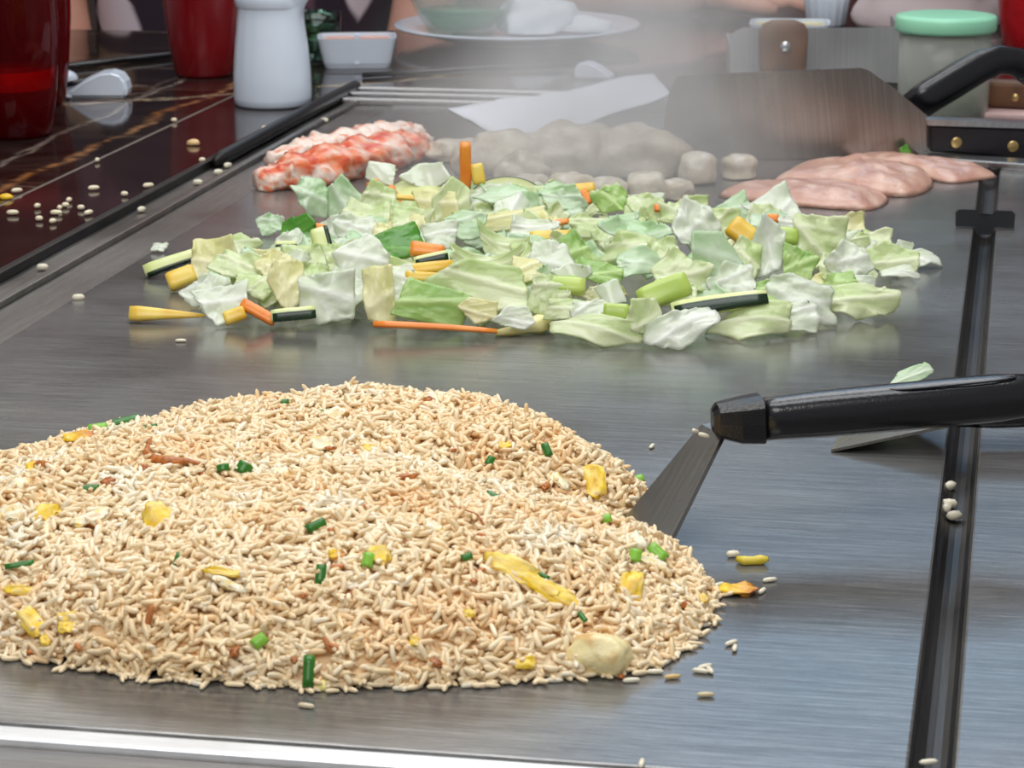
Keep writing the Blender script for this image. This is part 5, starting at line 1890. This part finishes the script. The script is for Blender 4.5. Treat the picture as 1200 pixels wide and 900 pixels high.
# forearm and hand of a second diner resting on the counter
def second_diner():
    base = Vector((.30, 3.02, -.16))
    handp = at(912, 21, SL)
    elbow = at(575, 18, SL)
    root_arm = []
    e = elbow - base + Vector((0, .02, .038)); w = handp - base + Vector((-.075, .03, .028))
    sh = Vector((-.18, .10, .42))
    armA = [(tuple(sh), .062), (tuple(sh.lerp(e, .35) + Vector((-.03, 0, 0))), .052), (tuple(sh.lerp(e, .6) + Vector((-.03, 0, 0))), .048), (tuple(e), .043), (tuple(e.lerp(w, .35)), .045), (tuple(e.lerp(w, .8)), .034), (tuple(w), .028)]
    armB = [((.19, .10, .42), .062), ((.25, .08, .30), .05), ((.27, .05, .22), .045), ((.26, -.02, .10), .04), ((.2, .06, .0), .03)]
    base2 = Vector((.30, 3.44, -.16))
    dlt = base - base2
    shift = lambda ch, k0: [((Vector(p) + (dlt if i >= k0 else Vector((0, -.1, 0)))).to_tuple(), r_) for i, (p, r_) in enumerate(ch)]
    root = person(base2, pm('mauve_shirt', srgb(120, 84, 84), .85), 'diner in a mauve shirt resting a forearm on the counter behind the steam',
                  [shift(armA, 3), shift(armB, 99)], srgb(34, 26, 22), 6)
    # hand: palm and five fingers, lying relaxed on the counter
    W0 = handp + Vector((-.075, .03, .028))
    d = (handp - at(700, 20, SL)); d.z = 0; d.normalize()
    sd = Vector((-d.y, d.x, 0))
    palm = sweep([ring(W0 + d * s + Vector((0, 0, z)), sd, Vector((0, 0, 1)), a, c, 16, 3) for s, a, c, z in ((-.012, .024, .019, 0), (.01, .032, .018, -.003), (.04, .041, .017, -.008), (.065, .042, .014, -.012), (.075, .036, .008, -.014))])
    off = Matrix.Translation(-base2)
    palm.transform(off)
    h = obj('hand', palm, M_SKIN); h.parent = root
    for k, (o_, L_, r_) in enumerate(((-.031, .056, .0078), (-.0105, .070, .0086), (.0105, .074, .0088), (.031, .064, .0085))):
        b0 = W0 + d * .068 + sd * o_ + Vector((0, 0, -.012))
        P = [b0, b0 + d * L_ * .4 + Vector((0, 0, .005)), b0 + d * L_ * .75 + Vector((0, 0, -.002)), b0 + d * L_ + Vector((0, 0, -.0075))]
        me = tube(P, [r_, r_ * .98, r_ * .88, r_ * .55], 12); me.transform(off)
        f = obj('finger', me, M_SKIN); f.parent = h
    b0 = W0 + d * .012 - sd * .026 + Vector((0, 0, -.008))
    me = tube([b0, b0 + d * .02 - sd * .018, b0 + d * .045 - sd * .026 + Vector((0, 0, -.004)), b0 + d * .062 - sd * .026 + Vector((0, 0, -.008))], [.0115, .0105, .0095, .006], 12)
    me.transform(off)
    f = obj('thumb', me, M_SKIN); f.parent = h


second_diner()

# ------------------------------------------------------------------ loose grains and crumbs
CRUMB_M = mat_attr('crumb_surface', .35, .45)


def grain_obj(px, py, col, lab, grp, L=.0068, W=.0024, turn=0, z=0.0, n=1, cat='rice'):
    p = at(px, py, z)
    V = np.array(GV_) * np.array([L * .5, W * .5, W * .45])
    me = mesh_from([tuple(v) for v in V], GF_)
    setcol(me, np.tile(np.array(srgb(*col)), (len(V), 1)))
    o = obj('rice_grain', me, CRUMB_M, loc=p + Vector((0, 0, W * .45)), rot=(0, 0, R(turn)))
    tag(o, lab, cat, grp)
    return o


RC = (232, 224, 200)
for k, (px, py, t, cc) in enumerate([(902, 682, 20, RC), (893, 695, 60, RC), (826, 784, 30, RC), (832, 788, 100, RC), (821, 789, -20, RC), (857, 756, 40, RC), (861, 762, 80, RC), (788, 796, 10, (214, 180, 120)),
                                     (827, 817, 0, (206, 190, 150)), (764, 525, 70, RC), (752, 897, 80, RC), (1088, 896, 10, RC), (359, 830, -20, (216, 200, 168)), (250, 798, 0, RC), (772, 771, 30, RC), (790, 757, 70, RC),
                                     (800, 742, 20, RC), (812, 726, 100, RC), (842, 688, 40, RC), (836, 700, 0, RC), (768, 790, 0, RC), (780, 779, 50, RC), (740, 800, 10, RC), (650, 800, 0, RC), (550, 806, 20, RC), (470, 810, -10, RC),
                                     (310, 806, 30, RC), (230, 804, -30, RC), (150, 790, 10, RC), (110, 784, -10, RC), (212, 401, 0, RC), (1095, 470, 10, RC), (815, 745, -40, RC), (806, 752, 10, RC), (795, 768, 80, RC), (825, 735, 20, RC), (830, 722, 60, RC)]):
    grain_obj(px, py, cc, 'loose grain of rice lying on the bare steel near the rice heap', 'loose rice grains on the steel', turn=t)
for k, (px, py, t) in enumerate([(15, 252, 0), (44, 244, 60), (77, 243, 20), (66, 252, 0), (70, 246, 100), (95, 246, 0), (104, 252, 60), (46, 259, 0), (62, 262, 40), (110, 223, 20), (114, 190, 80), (146, 230, 0), (174, 220, 30), (204, 143, 0),
                                 (237, 190, 0), (312, 152, 30), (320, 156, 90), (81, 237, 70), (20, 226, 30)]):
    grain_obj(px, py, (236, 222, 190), 'crumb of rice on the dark stone border left of the griddle', 'rice crumbs on the stone border', .0055 if k % 3 else .009, .0045, t, SL)
for k, (px, py, t) in enumerate([(50, 317, 0), (166, 249, 60), (256, 205, 20), (267, 197, 50), (92, 353, 10), (380, 144, 0), (232, 217, 0), (1112, 596, 0), (1113, 575, 50), (1109, 601, 70), (1118, 610, 20)]):
    z = -.0012 if px < 500 else -.0064
    grain_obj(px, py, (222, 214, 190), 'rice crumb caught in the gutter along the stone border' if px < 500 else 'rice crumb caught in the round groove of the griddle', 'crumbs in the gutter' if px < 500 else 'crumbs in the groove', .008, .0055, t, z)
# egg crumbs
tag(obj('egg_crumb', blob(.006, .004, .003, 3, .2, 2, 2), pm('egg_crumb_yellow', srgb(236, 190, 40), .4), loc=at(7, 233, SL)), 'yellow egg crumb on the dark stone by the golden vein', 'egg')
tag(obj('egg_crumb', blob(.006, .004, .004, 4, .3, 2, 2), pm('egg_crumb_tan', srgb(226, 186, 130), .4), loc=at(227, 170, SL)), 'tan egg crumb on the stone below the dark red tumbler', 'egg')
tag(obj('egg_crumb', blob(.005, .0035, .003, 6, .2, 2, 2), pm('egg_crumb_pale', srgb(244, 236, 150), .4), loc=at(380, 807)), 'pale yellow egg crumb on the steel at the rice heap foot', 'egg')
# egg shred with white curd lying apart
P = [at(864, 655, .002), at(872, 657, .002), at(882, 657, .0018), at(892, 656, .002), at(900, 655, .0028)]
me = tube(P, [.0015, .0022, .002, .0024, .0012], 8)
colmesh(me, (228, 208, 84), (214, 186, 40), 300)
e = obj('egg_shred', me, M_EGG)
tag(e, 'thin yellow egg shred lying in the handle shadow', 'egg')
grain_obj(859, 653, RC, 'plump white grain at the end of the thin egg shred', None, .006, .0036, 10)
# grains stuck on the spatula neck
for px, py, t in ((815, 505, 60), (825, 510, 20), (821, 541, 80)):
    p = at_y(px, py, 1.098)
    o = grain_obj(600, 600, RC, 'rice grain stuck to the spatula blade', 'grains on the spatula blade', .006, .0024, t)
    o.location = p
    o.rotation_euler = (R(60), R(20), R(t))

# ------------------------------------------------------------------ steam over the seafood
def steam():
    bm = bmesh.new()
    bm_prism(bm, [(-.30, 1.66), (.50, 1.66), (.55, 2.62), (-.30, 2.62)], .0015, .42)
    m = bpy.data.materials.new('steam_volume')
    m.use_nodes = True
    nt = m.node_tree
    nt.nodes.clear()
    L = nt.links
    out = nt.nodes.new('ShaderNodeOutputMaterial')
    vs = nt.nodes.new('ShaderNodeVolumeScatter')
    vs.inputs['Color'].default_value = (.97, .95, .92, 1)
    vs.inputs['Anisotropy'].default_value = 0.15
    tc = nt.nodes.new('ShaderNodeTexCoord')

    def lobe(c, r, gain):
        mp = nt.nodes.new('ShaderNodeMapping')
        mp.vector_type = 'TEXTURE'
        mp.inputs['Location'].default_value = c
        mp.inputs['Scale'].default_value = r
        L.new(tc.outputs['Object'], mp.inputs['Vector'])
        ln = nt.nodes.new('ShaderNodeVectorMath'); ln.operation = 'LENGTH'
        L.new(mp.outputs[0], ln.inputs[0])
        mr = nt.nodes.new('ShaderNodeMapRange'); mr.interpolation_type = 'SMOOTHSTEP'
        mr.inputs['From Min'].default_value = 1.0; mr.inputs['From Max'].default_value = 0.15
        mr.inputs['To Min'].default_value = 0.0; mr.inputs['To Max'].default_value = gain
        L.new(ln.outputs['Value'], mr.inputs['Value'])
        return mr.outputs['Result']
    lobes = [lobe((.07, 1.97, .03), (.22, .20, .12), 5.8), lobe((.10, 2.08, .15), (.19, .22, .20), 4.0), lobe((.04, 1.86, .02), (.20, .12, .06), 2.5), lobe((.06, 2.25, .06), (.24, .3, .16), 1.3)]
    acc = lobes[0]
    for l in lobes[1:]:
        ad = nt.nodes.new('ShaderNodeMath'); ad.operation = 'ADD'
        L.new(acc, ad.inputs[0]); L.new(l, ad.inputs[1]); acc = ad.outputs[0]
    nz = N(nt, 'ShaderNodeTexNoise', Scale=9.0, Detail=3.0, Distortion=1.2)
    L.new(tc.outputs['Object'], nz.inputs['Vector'])
    mr = nt.nodes.new('ShaderNodeMapRange')
    mr.inputs['From Min'].default_value = .3; mr.inputs['From Max'].default_value = .75
    mr.inputs['To Min'].default_value = .25; mr.inputs['To Max'].default_value = 1.7
    L.new(nz.outputs['Fac'], mr.inputs['Value'])
    ml = nt.nodes.new('ShaderNodeMath'); ml.operation = 'MULTIPLY'
    L.new(acc, ml.inputs[0]); L.new(mr.outputs['Result'], ml.inputs[1])
    L.new(ml.outputs[0], vs.inputs['Density'])
    L.new(vs.outputs[0], out.inputs['Volume'])
    o = obj('steam', bm_mesh(bm), m)
    o['kind'] = 'stuff'
    tag(o, 'thin cloud of steam rising over the seafood and turner', 'steam')


steam()
